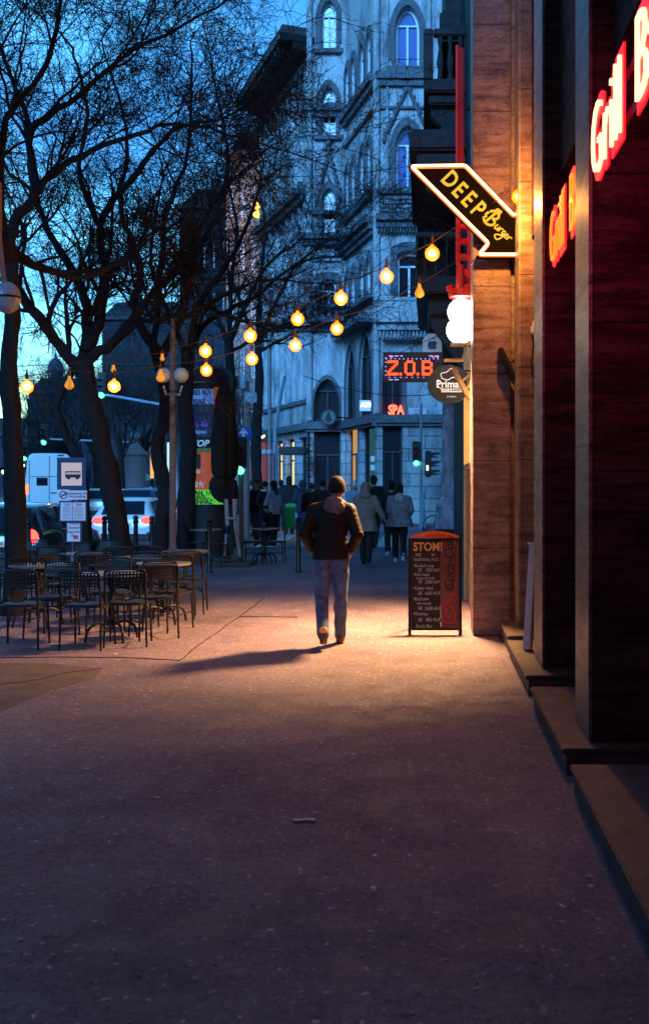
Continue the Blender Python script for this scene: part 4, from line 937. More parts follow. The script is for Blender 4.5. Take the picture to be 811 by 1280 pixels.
mb = MB(); mb.tube([c+Vector((-.03,0,.15)), c+Vector((-.08,0,.6)), c+Vector((-.08,0,1.2)), c+Vector((-.35,0,1.5)), (c.x-.55,Y,c.z+.4), (c.x-.55,Y,0)], [.03,.03,.03,.035,.05,.07], 8); mb.build('pole', mat('rosy_pole', (.25,.14,.12), .6), t)
# ------------------------------------------------------------------ trees
def branch(mb, p, d, L_, r, lvl, rg, dens=1.0, upb=.10):
    n = max(3, int(L_/(.22 if lvl < 2 else .13))); pts = [p.copy()]; rs = [r]; d = d.normalized()
    for i in range(n):
        d = (d+Vector((rg.gauss(0,1),rg.gauss(0,1),rg.gauss(0,1)))*(.17+.03*lvl)+Vector((0,0,upb if lvl < 3 else -.02))).normalized()
        p = p+d*(L_/n); pts.append(p.copy()); rs.append(max(.0036, r*(1-.8*(i+1)/n)))
    mb.tube(pts, rs, 7 if r > .05 else (5 if r > .02 else (4 if r > .008 else 3)), False)
    if lvl >= 4: return
    nk = {0:7,1:6.5,2:5.5,3:4.6}[lvl]*dens
    nk = int(nk+rg.random())
    for i in range(nk):
        s_ = rg.uniform(.18,1.0); j = min(int(s_*n), n-1); q = pts[j].lerp(pts[j+1], s_*n-j if s_*n-j<1 else .5)
        dd = (pts[j+1]-pts[j]).normalized(); u, v = perp(dd); a = rg.uniform(0,6.283)
        sp_ = rg.uniform(.55,1.15); nd = (dd+(u*math.cos(a)+v*math.sin(a))*sp_).normalized()
        branch(mb, q, nd, L_*rg.uniform(.38,.68), max(rs[j]*rg.uniform(.4,.65), .0035), lvl+1, rg, dens, upb)
def spline(P3, m=5):
    out_ = []
    for i in range(len(P3)-1):
        p0, p1, p2, p3 = P3[max(i-1,0)], P3[i], P3[i+1], P3[min(i+2,len(P3)-1)]
        for j in range(m):
            s_ = j/m; out_.append(.5*((2*p1)+(p2-p0)*s_+(2*p0-5*p1+4*p2-p3)*s_*s_+(3*p1-p0-3*p2+p3)*s_**3))
    out_.append(P3[-1]); return out_
def limb(mb, pts, r0, r1, rg, dens, sub, lvl=1, sl=(1.0,2.1)):
    sp_ = spline([Vector(p) for p in pts]); n = len(sp_)
    sp_ = [q+Vector((rg.gauss(0,.012),rg.gauss(0,.012),rg.gauss(0,.012))) for q in sp_]
    rs = [(r0+(r1-r0)*(i/(n-1)))*rg.uniform(.92,1.1) for i in range(n)]; mb.tube(sp_, rs, 9, True)
    for i in range(sub):
        j = int(n*rg.uniform(.12,.99)); j = min(j, n-2); dd = (sp_[j+1]-sp_[j]).normalized(); u, v = perp(dd); a = rg.uniform(0,6.283)
        nd = dd+(u*math.cos(a)+v*math.sin(a))*rg.uniform(.7,1.3)
        branch(mb, sp_[j], nd, rg.uniform(*sl), rs[j]*rg.uniform(.35,.6), lvl, rg, dens)
    dd = (sp_[-1]-sp_[-2]); branch(mb, sp_[-1], dd, sl[1], r1, lvl, rg, dens)
def tree_thing(base, label): return thing('tree', base, label, 'tree', 'bare trees along the kerb')
def guided(label, Y, trunk, tr, limbs, seed, dens=1.0):
    """trunk: pixel outline points bottom to top; limbs: list of (pixel pts with depth offsets, r0, r1, sub)"""
    rg = random.Random(seed); bp = G(*trunk[0]) if False else P(trunk[0][0], VY+F*H/Y, Y); t = tree_thing(bp, label)
    tp = [bp-Vector((0,0,.05))]+[P(a,b,Y) for a,b in trunk[1:]]
    sp_ = spline(tp, 6); n = len(sp_); rs = [(tr[0]+(tr[1]-tr[0])*i/(n-1))*(1+.10*math.sin(i*1.7)+.5*max(0,1-i/3.0)*.5) for i in range(n)]
    mb = MB(); sp_ = spline(sp_, 3); rs = [rs[0]+(rs[-1]-rs[0])*i/(len(sp_)-1)*1.0 for i in range(len(sp_))]; rs[:8] = [r_*(1+.35*(1-i/8)) for i, r_ in enumerate(rs[:8])]; mb.tube(sp_, rs, 22)
    mb.v = [tuple(Vector(v)+Vector((noise.noise((v[0]*6+seed,v[1]*6,v[2]*2.2)),noise.noise((v[0]*6,v[1]*6+seed,v[2]*2.2)),0))*.035+Vector((noise.noise((v[0]*26,v[1]*26,v[2]*7)),noise.noise((v[0]*26+3,v[1]*26,v[2]*7)),0))*.014) for v in mb.v]
    mb.build('trunk', M_bark, t, True)
    cr_ = MB()
    for pts, r0, r1, sub in limbs: limb(cr_, [P(a,b,Y+dy) for a,b,dy in pts], r0, r1, rg, dens, sub)
    cr_.build('crown', M_twig, t, recalc=False); return t
guided('nearest bare tree with a straight knobbly trunk at the left edge', 13.5, [(18,0),(20,690),(19,600),(15,520),(11,470),(16,400),(12,330),(8,290)], (.115,.085),
    [([(10,300,0),(22,350-80,.1),(45,240,.3),(40,165,.6),(100,120,.8),(150,75,1),(235,30,1.3)], .075,.02, 9),
     ([(12,330,0),(0,260,-.5),(-30,150,-1),(-20,30,-1.4)], .09,.03, 6),
     ([(12,310,0),(50,335,.3),(110,345,.8),(160,320,1.2)], .07,.025, 6),
     ([(45,240,.3),(90,200,0),(160,172,-.3),(225,155,-.4),(320,178,-.5)], .05,.012, 9),
     ([(0,260,-.5),(10,150,-.6),(60,80,-.8),(80,-20,-1)], .05,.02, 7),
     ([(40,165,.6),(20,110,.8),(-10,30,1)], .04,.02, 4)], 3)
guided('leaning bare tree with a wide fork in the middle of the terrace edge', 16.5, [(163,0),(153,690),(142,620),(127,550),(112,495),(105,455)], (.14,.125),
    [([(108,470,0),(80,438,0),(52,402,-.2),(27,368,-.5),(8,335,-.8),(-15,270,-1)], .10,.05, 8),
     ([(105,460,0),(108,415,.2),(106,370,.4),(80,320,.6),(61,290,.7),(45,240,.8)], .10,.04, 8),
     ([(108,440,0),(125,395,.3),(132,340,.2),(125,280,0),(160,230,-.2),(215,165,-.3),(270,150,-.4)], .10,.02, 11),
     ([(110,450,0),(150,420,.1),(185,375,.2),(225,330,.3),(262,262,.3),(300,215,.3)], .09,.015, 11),
     ([(125,280,0),(100,220,.4),(110,140,.8),(90,60,1)], .05,.02, 8),
     ([(150,420,0),(190,400,-.4),(250,392,-.8),(310,400,-1)], .045,.012, 6),
     ], 5)
guided('third bare tree with a slightly curved dark trunk left of the lamp post', 19.0, [(200,0),(200,690),(206,620),(197,560),(207,520),(204,480),(192,430)], (.125,.095),
    [([(195,440,0),(170,390,.2),(175,330,.4),(150,260,.4),(160,180,.5),(140,90,.6)], .09,.02, 10),
     ([(197,450,0),(225,400,-.1),(240,330,-.2),(270,270,-.2),(285,200,-.2),(270,110,-.2)], .09,.02, 11),
     ([(192,430,0),(200,350,.5),(210,260,.7),(235,190,.8),(240,80,1)], .07,.02, 9),
     ([(225,400,0),(280,370,0),(330,350,.2),(390,355,.4)], .05,.012, 7)], 8)
guided('fourth bare tree with a dark straight trunk beside the poster column', 22.0, [(236,0),(233,690),(234,620),(236,560),(232,500),(236,440)], (.17,.13),
    [([(236,440,0),(250,380,.2),(290,320,.4),(320,250,.4),(330,200,.5)], .09,.015, 11),
     ([(236,450,0),(215,400,-.1),(190,330,-.2),(200,240,-.2)], .08,.02, 8),
     ([(236,440,0),(262,400,.5),(320,370,.7),(370,330,.8),(420,320,1)], .07,.01, 7),
     ([(250,380,0),(300,400,0),(360,410,.2),(440,400,.4)], .05,.01, 5)], 9)
for i, (px, Y, s, lab) in enumerate(((286,27,11,'fifth bare tree rising behind the poster column'),(322,33,12,'sixth bare tree in front of the receding gothic facade'),(70,19.6,13,'thin leaning bare tree between the two nearest left trunks'))):
    if i == 2:
        guided(lab, Y, [(108,0),(106,660),(101,585),(86,550),(72,515),(78,488),(95,458)], (.10,.07), [([(94,460,0),(103,440,.1),(120,400,.3),(140,340,.5),(190,290,.8)], .05,.02, 8)], s)
    else:
        zt_ = 470
        guided(lab, Y, [(px,0),(px+1,650),(px-2,560),(px+2,480),(px,420)], (.17,.11),
          [([(px,430,0),(px-25,370,.2),(px-45,310,.3),(px-40,240,.3)], .08,.02, 10), ([(px,430,0),(px+22,380,-.2),(px+50,330,-.2),(px+90,300,0)], .08,.02, 10), ([(px,425,0),(px+3,350,0),(px+10,280,.3),(px-5,215,.3)], .08,.015, 9), ([(px,440,0),(px+40,420,0),(px+80,400,0)], .06,.012, 8)], s, .68)
# far bare trees down the boulevard: lower crowns that close the background
proto = None
for i, (px, Y, sc) in enumerate(((150,48,1),(95,52,1.1),(250,46,1),(180,60,1.15),(45,70,1.2),(300,56,1),(120,75,1.25),(210,80,1.2))):
    if proto is None:
        rg = random.Random(40); t = thing('far_tree', (0,0,-.15), '', 'tree'); mb = MB(); mb.tube([(0,0,-.1),(.1,0,1.5),(0,.1,3.2)], [.2,.17,.14], 8); mb.build('trunk', M_bark, t)
        cr_ = MB()
        for a in range(7): branch(cr_, Vector((0,.1,2.6+.12*a)), Vector((math.cos(a*.9)*.8, math.sin(a*.9)*.8, .8)), 3.6, .09, 0, rg, .82)
        cr_.build('crown', mat('far_twig', (.03,.027,.032), .9), t, recalc=False); proto = t
    else: t = copy_tree(proto)
    t.location = ((px-VX)*Y/F, Y, -.15); t.rotation_euler.z = i*1.3; t.scale = (sc,)*3
    t['label'] = ['bare street tree far behind the white hatchback','bare tree far off behind the bus stop sign','bare tree far off left of the poster column','bare tree beyond the distant parked cars','bare tree far off beyond the white van','bare tree far off behind the poster column','bare tree at the distant end of the road, left','bare tree at the distant end of the road, near the lamp post'][i]; t['group'] = 'distant boulevard trees'
# ------------------------------------------------------------------ café chairs and tables
M_ch = mat('chair_steel', (.005,.005,.006), .5)
def make_chair():
    t = thing('cafe_chair', (0,0,0), 'c', 'chair'); r = .0115
    w_, d_ = .205, .20        # front is +Y, back at -Y
    sb = MB(); n = 24; rr = [((w_-.005)*(abs(math.cos(6.2832*i/n))**.6)*math.copysign(1,math.cos(6.2832*i/n)), (d_)*(abs(math.sin(6.2832*i/n))**.6)*math.copysign(1,math.sin(6.2832*i/n))) for i in range(n)]
    sb.prism(rr, (0,0,0),(1,0,0),(0,1,0),(0,0,1), .435, .452); sb.prism([(a*.9,b*.9) for a,b in rr], (0,0,0),(1,0,0),(0,1,0),(0,0,1), .4535, .462); sb.build('seat', M_ch, t)
    # perforated backrest: a sheet with real holes
    bk = MB(); nx, nz = 11, 4; x0, x1, z0, z1 = -.19, .19, .655, .80; dx, dz = (x1-x0)/nx, (z1-z0)/nz
    def bp(x, z, o): return Vector((x, -.215-.02*(1-(x/.19)**2)-(z-.6)*.12-o, z))
    for i in range(nx):
        for j in range(nz):
            a0, a1, c0_, c1_ = x0+i*dx, x0+(i+1)*dx, z0+j*dz, z0+(j+1)*dz; h = .27
            o_ = [(a0,c0_),(a1,c0_),(a1,c1_),(a0,c1_)]; i_ = [(a0+dx*h,c0_+dz*h),(a1-dx*h,c0_+dz*h),(a1-dx*h,c1_-dz*h),(a0+dx*h,c1_-dz*h)]
            vs = [bp(x,z,0) for x,z in o_]+[bp(x,z,0) for x,z in i_]+[bp(x,z,.004) for x,z in o_]+[bp(x,z,.004) for x,z in i_]; fs = []
            for q_ in range(4): r_ = (q_+1)%4; fs += [(q_,r_,4+r_,4+q_),(8+q_,12+q_,12+r_,8+r_),(4+q_,4+r_,12+r_,12+q_)]
            bk.add(vs, fs)
    bk.build('backrest', M_ch, t)
    fr_ = MB()
    top_ = [Vector((-w_,-.2,.45)),Vector((-w_,-.225,.62)),Vector((-w_,-.245,.77)),Vector((-w_+.03,-.25,.812)),Vector((0,-.262,.82)),Vector((w_-.03,-.25,.812)),Vector((w_,-.245,.77)),Vector((w_,-.225,.62)),Vector((w_,-.2,.45))]
    fr_.tube(spline(top_,4), r, 8)
    fr_.tube(spline([Vector((-.1,-.235,.655)),Vector((-.1,-.225,.55)),Vector((-.05,-.2,.5)),Vector((.05,-.2,.5)),Vector((.1,-.225,.55)),Vector((.1,-.235,.655))],4), .008, 6)
    for z in (.43,): fr_.tube([(-w_,-.19,z),(-w_,.17,z),(w_,.17,z),(w_,-.19,z)], r, 6)
    fr_.build('frame', M_ch, t)
    for sx_ in (-1,1):
        for (ya, yb) in ((-.2,-.235),(.17,.2)):
            l_ = MB(); l_.tube([(sx_*w_,ya,.45),(sx_*(w_+.012),yb,.0)], r, 8); l_.build('leg', M_ch, t)
    for q_ in (-w_-.005, w_+.005): st_ = MB(); st_.tube([(q_,-.215,.2),(q_,.185,.2)], .007, 6); st_.build('stretcher', M_ch, t)
    return t
def make_table(h=.735, r=.33):
    t = thing('cafe_table', (0,0,0), 'c', 'table'); mb = MB(); mb.lathe((0,0,0), [(r-.01,h-.03),(r,h-.025),(r,h-.004),(r-.006,h)], 32); mb.build('tabletop', mat('tabletop', (.12,.12,.14), .22, spec=.8), t)
    mb = MB(); mb.tube([(0,0,.12),(0,0,h-.03)], .028, 12); mb.build('column', M_ch, t)
    for a in range(4):
        mb = MB(); c_, s_ = math.cos(a*math.pi/2+.7), math.sin(a*math.pi/2+.7)
        mb.tube(spline([Vector((0,0,.16)),Vector((c_*.14,s_*.14,.2)),Vector((c_*.26,s_*.26,.14)),Vector((c_*.3,s_*.3,0))],4), .016, 8); mb.build('leg', M_ch, t)
    return t
ch0 = make_chair(); tb0 = make_table()
chairs = [  # px, base y, facing (deg), label
 (20,812,5,'black café chair nearest the left edge, front row'),
 (103,813,-3,'black café chair in the front row, left of the frontmost pair'),
 (154,809,8,'black café chair in the front row, right of the frontmost pair'),
 (56,800,170,'black café chair just behind the front row, beside the left table'),
 (186,800,30,'black café chair behind the right end of the front row'),
 (130,790,185,'black café chair facing the camera behind the frontmost pair'),
 (206,790,-10,'black café chair at the warm-lit right edge, middle row'),
 (28,782,20,'black café chair behind the left edge chair'),
 (75,778,-100,'black café chair turned sideways by the shiny round table'),
 (170,776,175,'black café chair facing the camera in the third row right'),
 (217,775,10,'black café chair third from the front at the right edge of the terrace'),
 (112,768,10,'black café chair in the middle of the third row'),
 (48,762,175,'black café chair facing the camera behind the shiny table'),
 (8,760,5,'black café chair in the back row at the left picture edge'),
 (150,757,0,'black café chair in the back row in front of the leaning trunk'),
 (85,752,190,'black café chair in the back row behind the bus stop sign foot'),
 (192,755,-15,'black café chair in the back row by the lamp post'),
 (232,768,5,'black café chair at the outer right corner with its perforated back clearest'),
 (125,745,170,'black café chair furthest back, left of the leaning trunk'),
 (30,745,180,'black café chair furthest back by the nearest tree'),
]
for i, (px,py,a,lab) in enumerate(chairs):
    c = ch0 if i == 0 else copy_tree(ch0); g = G(px,py); c.location = (g.x, g.y+.2, 0); c.rotation_euler.z = R(a); c['label'] = lab; c['group'] = 'black café chairs on the terrace'
for i, (px,py,lab) in enumerate(((48,782,'round café table with a shiny blue-lit top among the left chairs'),(140,800,'round dark café table between the two front chairs and those behind'),(205,778,'round café table near the warm-lit right edge of the terrace'),(105,757,'round café table in the back row near the leaning tree'),(172,766,'round café table in the third row right of the leaning trunk'),(232,752,'round café table at the outer back corner by the lamp post'))):
    c = tb0 if i == 0 else copy_tree(tb0); g = G(px,py); c.location = (g.x,g.y,0); c['label'] = lab; c['group'] = 'round café tables on the terrace'
g = G(47,780); mb = MB(); mb.lathe((g.x,g.y-.05,.737), [(.05,0),(.055,.02),(.05,.022),(.045,.006)], 16); tag(mb.build('ashtray', M_white), 'small pale ashtray on the shiny left café table', 'ashtray')
# outlying table with two chairs and tall stools by the poster column
g = G(330,704); c = copy_tree(tb0); c.location = (g.x,g.y,0); c['label'] = 'square-looking dark café table standing alone beyond the terrace'; c['group'] = 'round café tables on the terrace'
for px,py,a,lab in ((316,703,90,'dark chair left of the lone table beyond the terrace'),(344,703,-90,'dark chair right of the lone table beyond the terrace'),(268,708,80,'dark chair under the closed parasol'),(249,704,-100,'dark chair left of the closed parasol, by the poster column')):
    c = copy_tree(ch0); g = G(px,py); c.location = (g.x,g.y,0); c.rotation_euler.z = R(a); c['label'] = lab; c['group'] = 'black café chairs on the terrace'
g = G(258,706); c = copy_tree(tb0); c.location = (g.x,g.y,0); c['label'] = 'dark café table between the closed parasol and the poster column'; c['group'] = 'round café tables on the terrace'
# ------------------------------------------------------------------ bollards
def bollard(px, py, h, lab, b0=None, r=.045):
    g = G(px,py); mb = MB(); mb.lathe(g, [(r*1.3,0),(r*1.3,.05),(r,.07),(r,h-.16),(r*1.25,h-.15),(r*1.25,h-.11),(r*.7,h-.1)], 14); t = thing('bollard', g, lab, 'bollard', 'black ball-topped bollards'); auto_smooth(mb.build('post', M_black, t))
    mb = MB(); mb.sph(g+Vector((0,0,h-.055)), r*1.25, 12, 8); mb.build('ball', M_black, t, True)
bollard(373,715,1.05,'slim black bollard standing alone left of the walking man')
for px,py,lab in ((262,716,'black bollard beside the foot of the closed parasol'),(112,712,'black bollard right of the bus stop notices'),(97,716,'black bollard in front of the lowest bus stop notice'),(131,712,'black bollard just left of the leaning tree foot'),(170,710,'black bollard in front of the white hatchback bumper'),(190,712,'black bollard between the hatchback and the third tree'),(36,722,'black bollard in front of the dark car tail lamp')):
    bollard(px,py,1.05,lab)
# ------------------------------------------------------------------ bus stop sign
g = G(91,722); Y = g.y; k = Y/F; t = thing('bus_stop_sign', g, 'bus stop pole with pictogram panel, no-smoking plate and timetables', 'bus stop sign')
M_blue = mat('sign_blue', (.007,.014,.07), .4); M_warmlit = mat('sign_warm_lit', (.72,.5,.38), .5, emis=(1,.5,.3), es=.3); M_pale = mat('paper', (.62,.6,.68), .6, emis=(.75,.7,1), es=.08)  # warm bulb light is put into the sign field's colour and glow
mb = MB(); mb.tube([g, P(91,572,Y)], .03, 10); mb.build('pole', M_steel, t)
def panel(x0,x1,y0,y1,m,name,par,dy=0,th=.02):
    mb = MB(); a, b = P(x0,y1,Y), P(x1,y0,Y); mb.bb(a.x,b.x,Y-.035-dy-th,Y-.035-dy,a.z,b.z); return mb.build(name,m,par)
p1_ = panel(73,109,572,612,M_blue,'panel',t); panel(78.5,104,578.5,607,M_warmlit,'pictogram_field',p1_,.021,.003)
mb = MB(); c = lambda a,b: P(a,b,Y-.062)
a_, b2 = c(82,597), c(101,589); mb.bb(a_.x,b2.x,Y-.066,Y-.0605,a_.z,b2.z)
for i in range(8): q1, q2 = c(82.6+i*2.35,592.4), c(84.3+i*2.35,590.2); 
mb.build('bus_pictogram', M_blk, p1_)
mb = MB()
for i in range(7): q1, q2 = c(83+i*2.6,593), c(85+i*2.6,590.4); mb.bb(q1.x,q2.x,Y-.0685,Y-.0665,q1.z,q2.z)
mb.build('bus_windows', M_warmlit, p1_)
mb = MB()
for px in (86,97): q = c(px,597.3); mb.tube([q, q+Vector((0,-.006,0))], .03, 12)
mb.build('bus_wheels', M_blk, p1_)
p2_ = panel(73.5,110,613,624.5,M_pale,'no_smoking_plate',t)
mb = MB(); q = P(79.5,618.7,Y-.057); n = 20; fs_ = Frame((q.x,q.y),(1,0)); ring(fs_, mb, [(5*k*math.cos(6.2832*i/n), q.z+5*k*math.sin(6.2832*i/n)) for i in range(n)], [(4*k*math.cos(6.2832*i/n), q.z+4*k*math.sin(6.2832*i/n)) for i in range(n)], 0, .004)
mb.tube([q+Vector((-3.5*k,-.003,-3.5*k)), q+Vector((3.5*k,-.003,3.5*k))], .007, 4); mb.box(q+Vector((0,-.001,0)), (6*k,.004,1.3*k)); mb.build('symbol', M_blk, p2_)
text('Dohányozni tilos!\nNo smoking', .06, M_blk, p2_, 'lettering', P(97,618.7,Y-.06), line=.9)
p3_ = panel(75.5,110,626,652,M_blue,'timetable',t)
for x0,x1 in ((77.5,91.5),(92.5,108.5)): panel(x0,x1,628,650.5,M_pale,'timetable_sheet',p3_,.021,.003)
text('105', .07, M_blk, p3_, 'lettering', P(84,631,Y-.064)); text('30A', .07, M_blk, p3_, 'lettering', P(99,631,Y-.064))
mb = MB()
for i in range(9): a, b = P(80,634+i*1.7,Y), P(90,634.6+i*1.7,Y); mb.bb(a.x,b.x,Y-.062,Y-.0595,b.z,a.z); a, b = P(94,634+i*1.7,Y), P(106,634.6+i*1.7,Y); mb.bb(a.x,b.x,Y-.062,Y-.0595,b.z,a.z)
mb.build('timetable_lines', mat('grey_ink', (.2,.2,.22), .7), p3_)
p4_ = panel(84,103.5,652.6,678,M_blue,'lower_notice',t); panel(85.7,101.8,654,676.5,M_pale,'notice_sheet',p4_,.021,.003)
text('Tisztelt\nUtasaink!\nJegyvétel\nfent', .075, MATS['grey_ink'], p4_, 'lettering', P(93.5,662,Y-.064))
q = P(95,671.5,Y-.061); mb = MB(); mb.box(q, (6*k,.003,5*k)); mb.build('red_block', mat('soft_red', (.6,.12,.1), .6), p4_)
# ------------------------------------------------------------------ poster column
Y = 24.5; k = Y/F; cx_ = (263.5-VX)*k; rad = 26.5*k
t = thing('poster_column', (cx_,Y,0), 'orange advertising column with concert poster, phone offer and lime theatre strip', 'advertising column')
z = lambda py: H+(VY-py)*k
mb = MB(); mb.lathe((cx_,Y,0), [(rad*1.05,0),(rad*1.05,.25),(rad,.27),(rad,z(487)),(rad*1.02,z(486)),(rad*1.02,z(470)),(rad*.98,z(469)),(rad*.9,z(463)),(rad*.5,z(458)),(.03,z(455))], 40); auto_smooth(mb.build('drum', mat('column_dark', (.03,.012,.012), .6), t))
def wrap(x0,x1,y0,y1,m,name,off=.008,par=None):
    mb = MB(); n = 10; a0 = math.asin(max(-1,min(1,((x0-VX)*k-cx_)/rad))); a1 = math.asin(max(-1,min(1,((x1-VX)*k-cx_)/rad))); r_ = rad+off
    vs = []; 
    for i in range(n+1):
        a = a0+(a1-a0)*i/n
        for zz in (z(y1), z(y0)): vs.append((cx_+r_*math.sin(a), Y-r_*math.cos(a), zz)); vs.append((cx_+(r_-.006)*math.sin(a), Y-(r_-.006)*math.cos(a), zz))
    fs = []
    for i in range(n): b = i*4; fs += [(b,b+4,b+6,b+2),(b+1,b+3,b+7,b+5),(b+2,b+6,b+7,b+3),(b,b+1,b+5,b+4)]
    fs += [(0,2,3,1),(n*4,n*4+1,n*4+3,n*4+2)]
    mb.add(vs, fs); return mb.build(name, m, par or t)
M_orp = mat('poster_orange', (.55,.085,.015), .5, var=.15, vs=2, emis=(1,.14,.02), es=.2)  # posters get a glow of their own to brighten the column
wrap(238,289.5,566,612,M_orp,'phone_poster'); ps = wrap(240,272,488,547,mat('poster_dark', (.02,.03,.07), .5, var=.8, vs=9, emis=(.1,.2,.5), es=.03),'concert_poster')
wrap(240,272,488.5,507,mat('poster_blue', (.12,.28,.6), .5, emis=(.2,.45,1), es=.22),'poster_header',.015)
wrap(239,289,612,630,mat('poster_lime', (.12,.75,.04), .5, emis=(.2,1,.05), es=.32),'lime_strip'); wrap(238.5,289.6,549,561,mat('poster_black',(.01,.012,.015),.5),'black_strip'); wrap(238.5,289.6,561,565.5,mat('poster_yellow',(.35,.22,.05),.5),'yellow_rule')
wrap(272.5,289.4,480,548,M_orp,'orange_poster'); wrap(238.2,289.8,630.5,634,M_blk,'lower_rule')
def wtext(s_, px, py, size, m, sx=1, off=.0, par=t, shear=0):
    a = math.asin(((px-VX)*k-cx_)/rad); n_ = Vector((math.sin(a),-math.cos(a),0)); U = Vector((math.cos(a),math.sin(a),0))
    return text(s_, size, m, par, 'lettering', Vector((cx_,Y,z(py)))+n_*(rad+.035), U, (0,0,1), off=off, sx=sx, shear=shear)
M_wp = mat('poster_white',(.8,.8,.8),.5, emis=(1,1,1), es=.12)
wtext('TERES NŐI', 255, 493, .17, M_blk, .75, .004); wtext('RIAS', 255, 504, .17, M_blk, .9, .004); wtext('Gála Est', 254, 532, .16, mat('violet_ink',(.3,.12,.7),.5,emis=(.4,.15,1),es=.1), 1, .003, shear=.3); wtext('Budapest', 254, 541, .13, MATS['poster_blue'], 1, .003)
wtext('TOP', 256, 555.5, .2, M_wp, 1.15, .006, shear=.25); wtext('ipad 32G', 250, 590, .12, M_wp, .8, .002); wtext('4190 Ft', 251, 606, .19, M_wp, .8, .003)
wtext('Y JAN. 11', 256, 616, .15, M_blk, .95, .004); wtext('R ERKEL -', 256, 621.5, .13, M_blk, .95, .003); wtext('SZÍNHÁZ', 258, 627, .15, M_blk, .9, .004)
mb = MB(); mb.box(Vector(((248-VX)*k, Y-rad-.0, z(577))), (.3,.05,.34), bev=.01); mb.build('phone_picture', M_blk, t)
wrap(243.5,253,570,580,mat('screen_teal',(.1,.35,.4),.3,emis=(.2,.7,.8),es=.15),'phone_screen',.04)
mb = MB(); mb.bb((248-VX)*k,(264-VX)*k,Y-rad-.05,Y-rad-.02,z(481),z(479.5)); mb.build('top_rule', mat('brown_rule',(.3,.12,.08),.5), t)
pl = bpy.data.lights.new('column_lamp','POINT'); pl.energy = 0.01
bpy.data.lights.remove(pl)
# ------------------------------------------------------------------ closed parasol
g = G(281,706); Y = g.y; k = Y/F; x = g.x; z = lambda py: H+(VY-py)*k
t = thing('closed_parasol', g, 'closed black parasol with its cloth tied up, standing on a flat base', 'parasol')
M_cloth = mat('parasol_cloth', (.018,.016,.014), .95, var=.5, vs=5, bump=.5, stretch=(6,6,.5))
rings = []; n = 40
prof = [(480,3),(486,7),(500,10),(520,12),(540,13.5),(560,14.5),(580,15),(592,14),(598,10)]
for py, r_ in prof:
    rings.append([Vector((x+r_*k*(1+.16*math.cos(8*a+py*.01)+.06*math.cos(13*a))*math.cos(a), Y+r_*k*(1+.16*math.cos(8*a+py*.01))*math.sin(a), z(py))) for a in [6.2832*i/n for i in range(n)]])
mb = MB(); mb.loft(rings); mb.build('canopy', M_cloth, t, True)
rings = []
for j, (py, r_, dx) in enumerate(((595,9,-1),(599,14,-1),(606,17,-2),(613,17,-2),(620,13,1),(626,9,3),(628,5,4))):
    rings.append([Vector((x+(dx+r_*(1+.22*math.cos(5*a+j*.9)+.08*math.sin(9*a+j)))*k*math.cos(a)+dx*k*0, Y+r_*k*.8*(1+.2*math.cos(5*a+j))*math.sin(a), z(py+3*math.cos(a*1+.5)))) for a in [6.2832*i/n for i in range(n)]])
mb = MB(); mb.loft(rings); mb.build('cloth_bundle', M_cloth, t, True)
mb = MB(); mb.tube([(x,Y,.05),(x,Y,z(478))], .028, 10); mb.build('pole', M_black, t)
for s_, px0_, px1_ in ((0,284,281),(1,294,300)):
    mb = MB(); mb.tube([P(px0_-1,624,Y-.12), P(px0_+.5,660,Y-.14), P(px1_,695,Y-.1)], [.045,.04,.035], 10); mb.build('strut', mat('strut_grey', (.4,.4,.42), .5), t)
mb = MB(); mb.tube([P(287,700,Y-.2)+Vector((0,0,.0)), P(287,668,Y-.14)], .03, 8); mb.box((x+.1,Y-.1,.04), (1.0,.8,.08), bev=.02); mb.box((x+.1,Y-.1,.11), (.5,.45,.05), bev=.02); mb.build('base', mat('base_stone', (.07,.07,.07), .8), t)
mb = MB(); mb.tube([P(285,648,Y-.2), P(294,648,Y-.2)], .03, 8); mb.build('clamp', mat('strut_grey', (.4,.4,.42)), t)
# ------------------------------------------------------------------ street furniture at the crossing
def pole(name, px, py, pt, r, lab, cat='sign', m=M_steel, arm=None):
    g = G(px,py); t = thing(name, g, lab, cat); mb = MB(); mb.tube([g, P(px,pt,g.y)], r, 10); mb.build('pole', m, t); return t, g.y
t, Y = pole('direction_sign', 308, 683, 476, .095, 'grey post with a round blue sign showing a white upward arrow')
Ys = Y-.14; c = P(304.5,543,Ys); k = Y/F
mb = MB(); mb.tube([c+Vector((0,.02,0)), c], 10.3*k, 28); s = mb.build('disc', mat('mandatory_blue', (.012,.06,.38), .35, emis=(.02,.12,.8), es=.05), t)
mb = MB(); mb.prism([(a*k,b*k) for a,b in ((-1.6,-8),(1.6,-8),(1.6,2),(5.2,-.5),(5.2,2),(0,8),(-5.2,2),(-5.2,-.5),(-1.6,2))], c, (1,0,0),(0,0,1),(0,1,0), -.012, -.002); mb.build('arrow', mat('arrow_white', (.8,.62,.55), .5), s)
mb = MB(); q = P(301,478,Ys); mb.box(q, (13*k,.15,16*k), bev=.02); mb.box(P(314,497,Ys), (14*k,.05,12*k), bev=.01); mb.build('pale_box', mat('pale_box', (.3,.42,.5), .5, var=.4, vs=8), t)
M_grn = emit('signal_green', (.05,1,.45), 9)
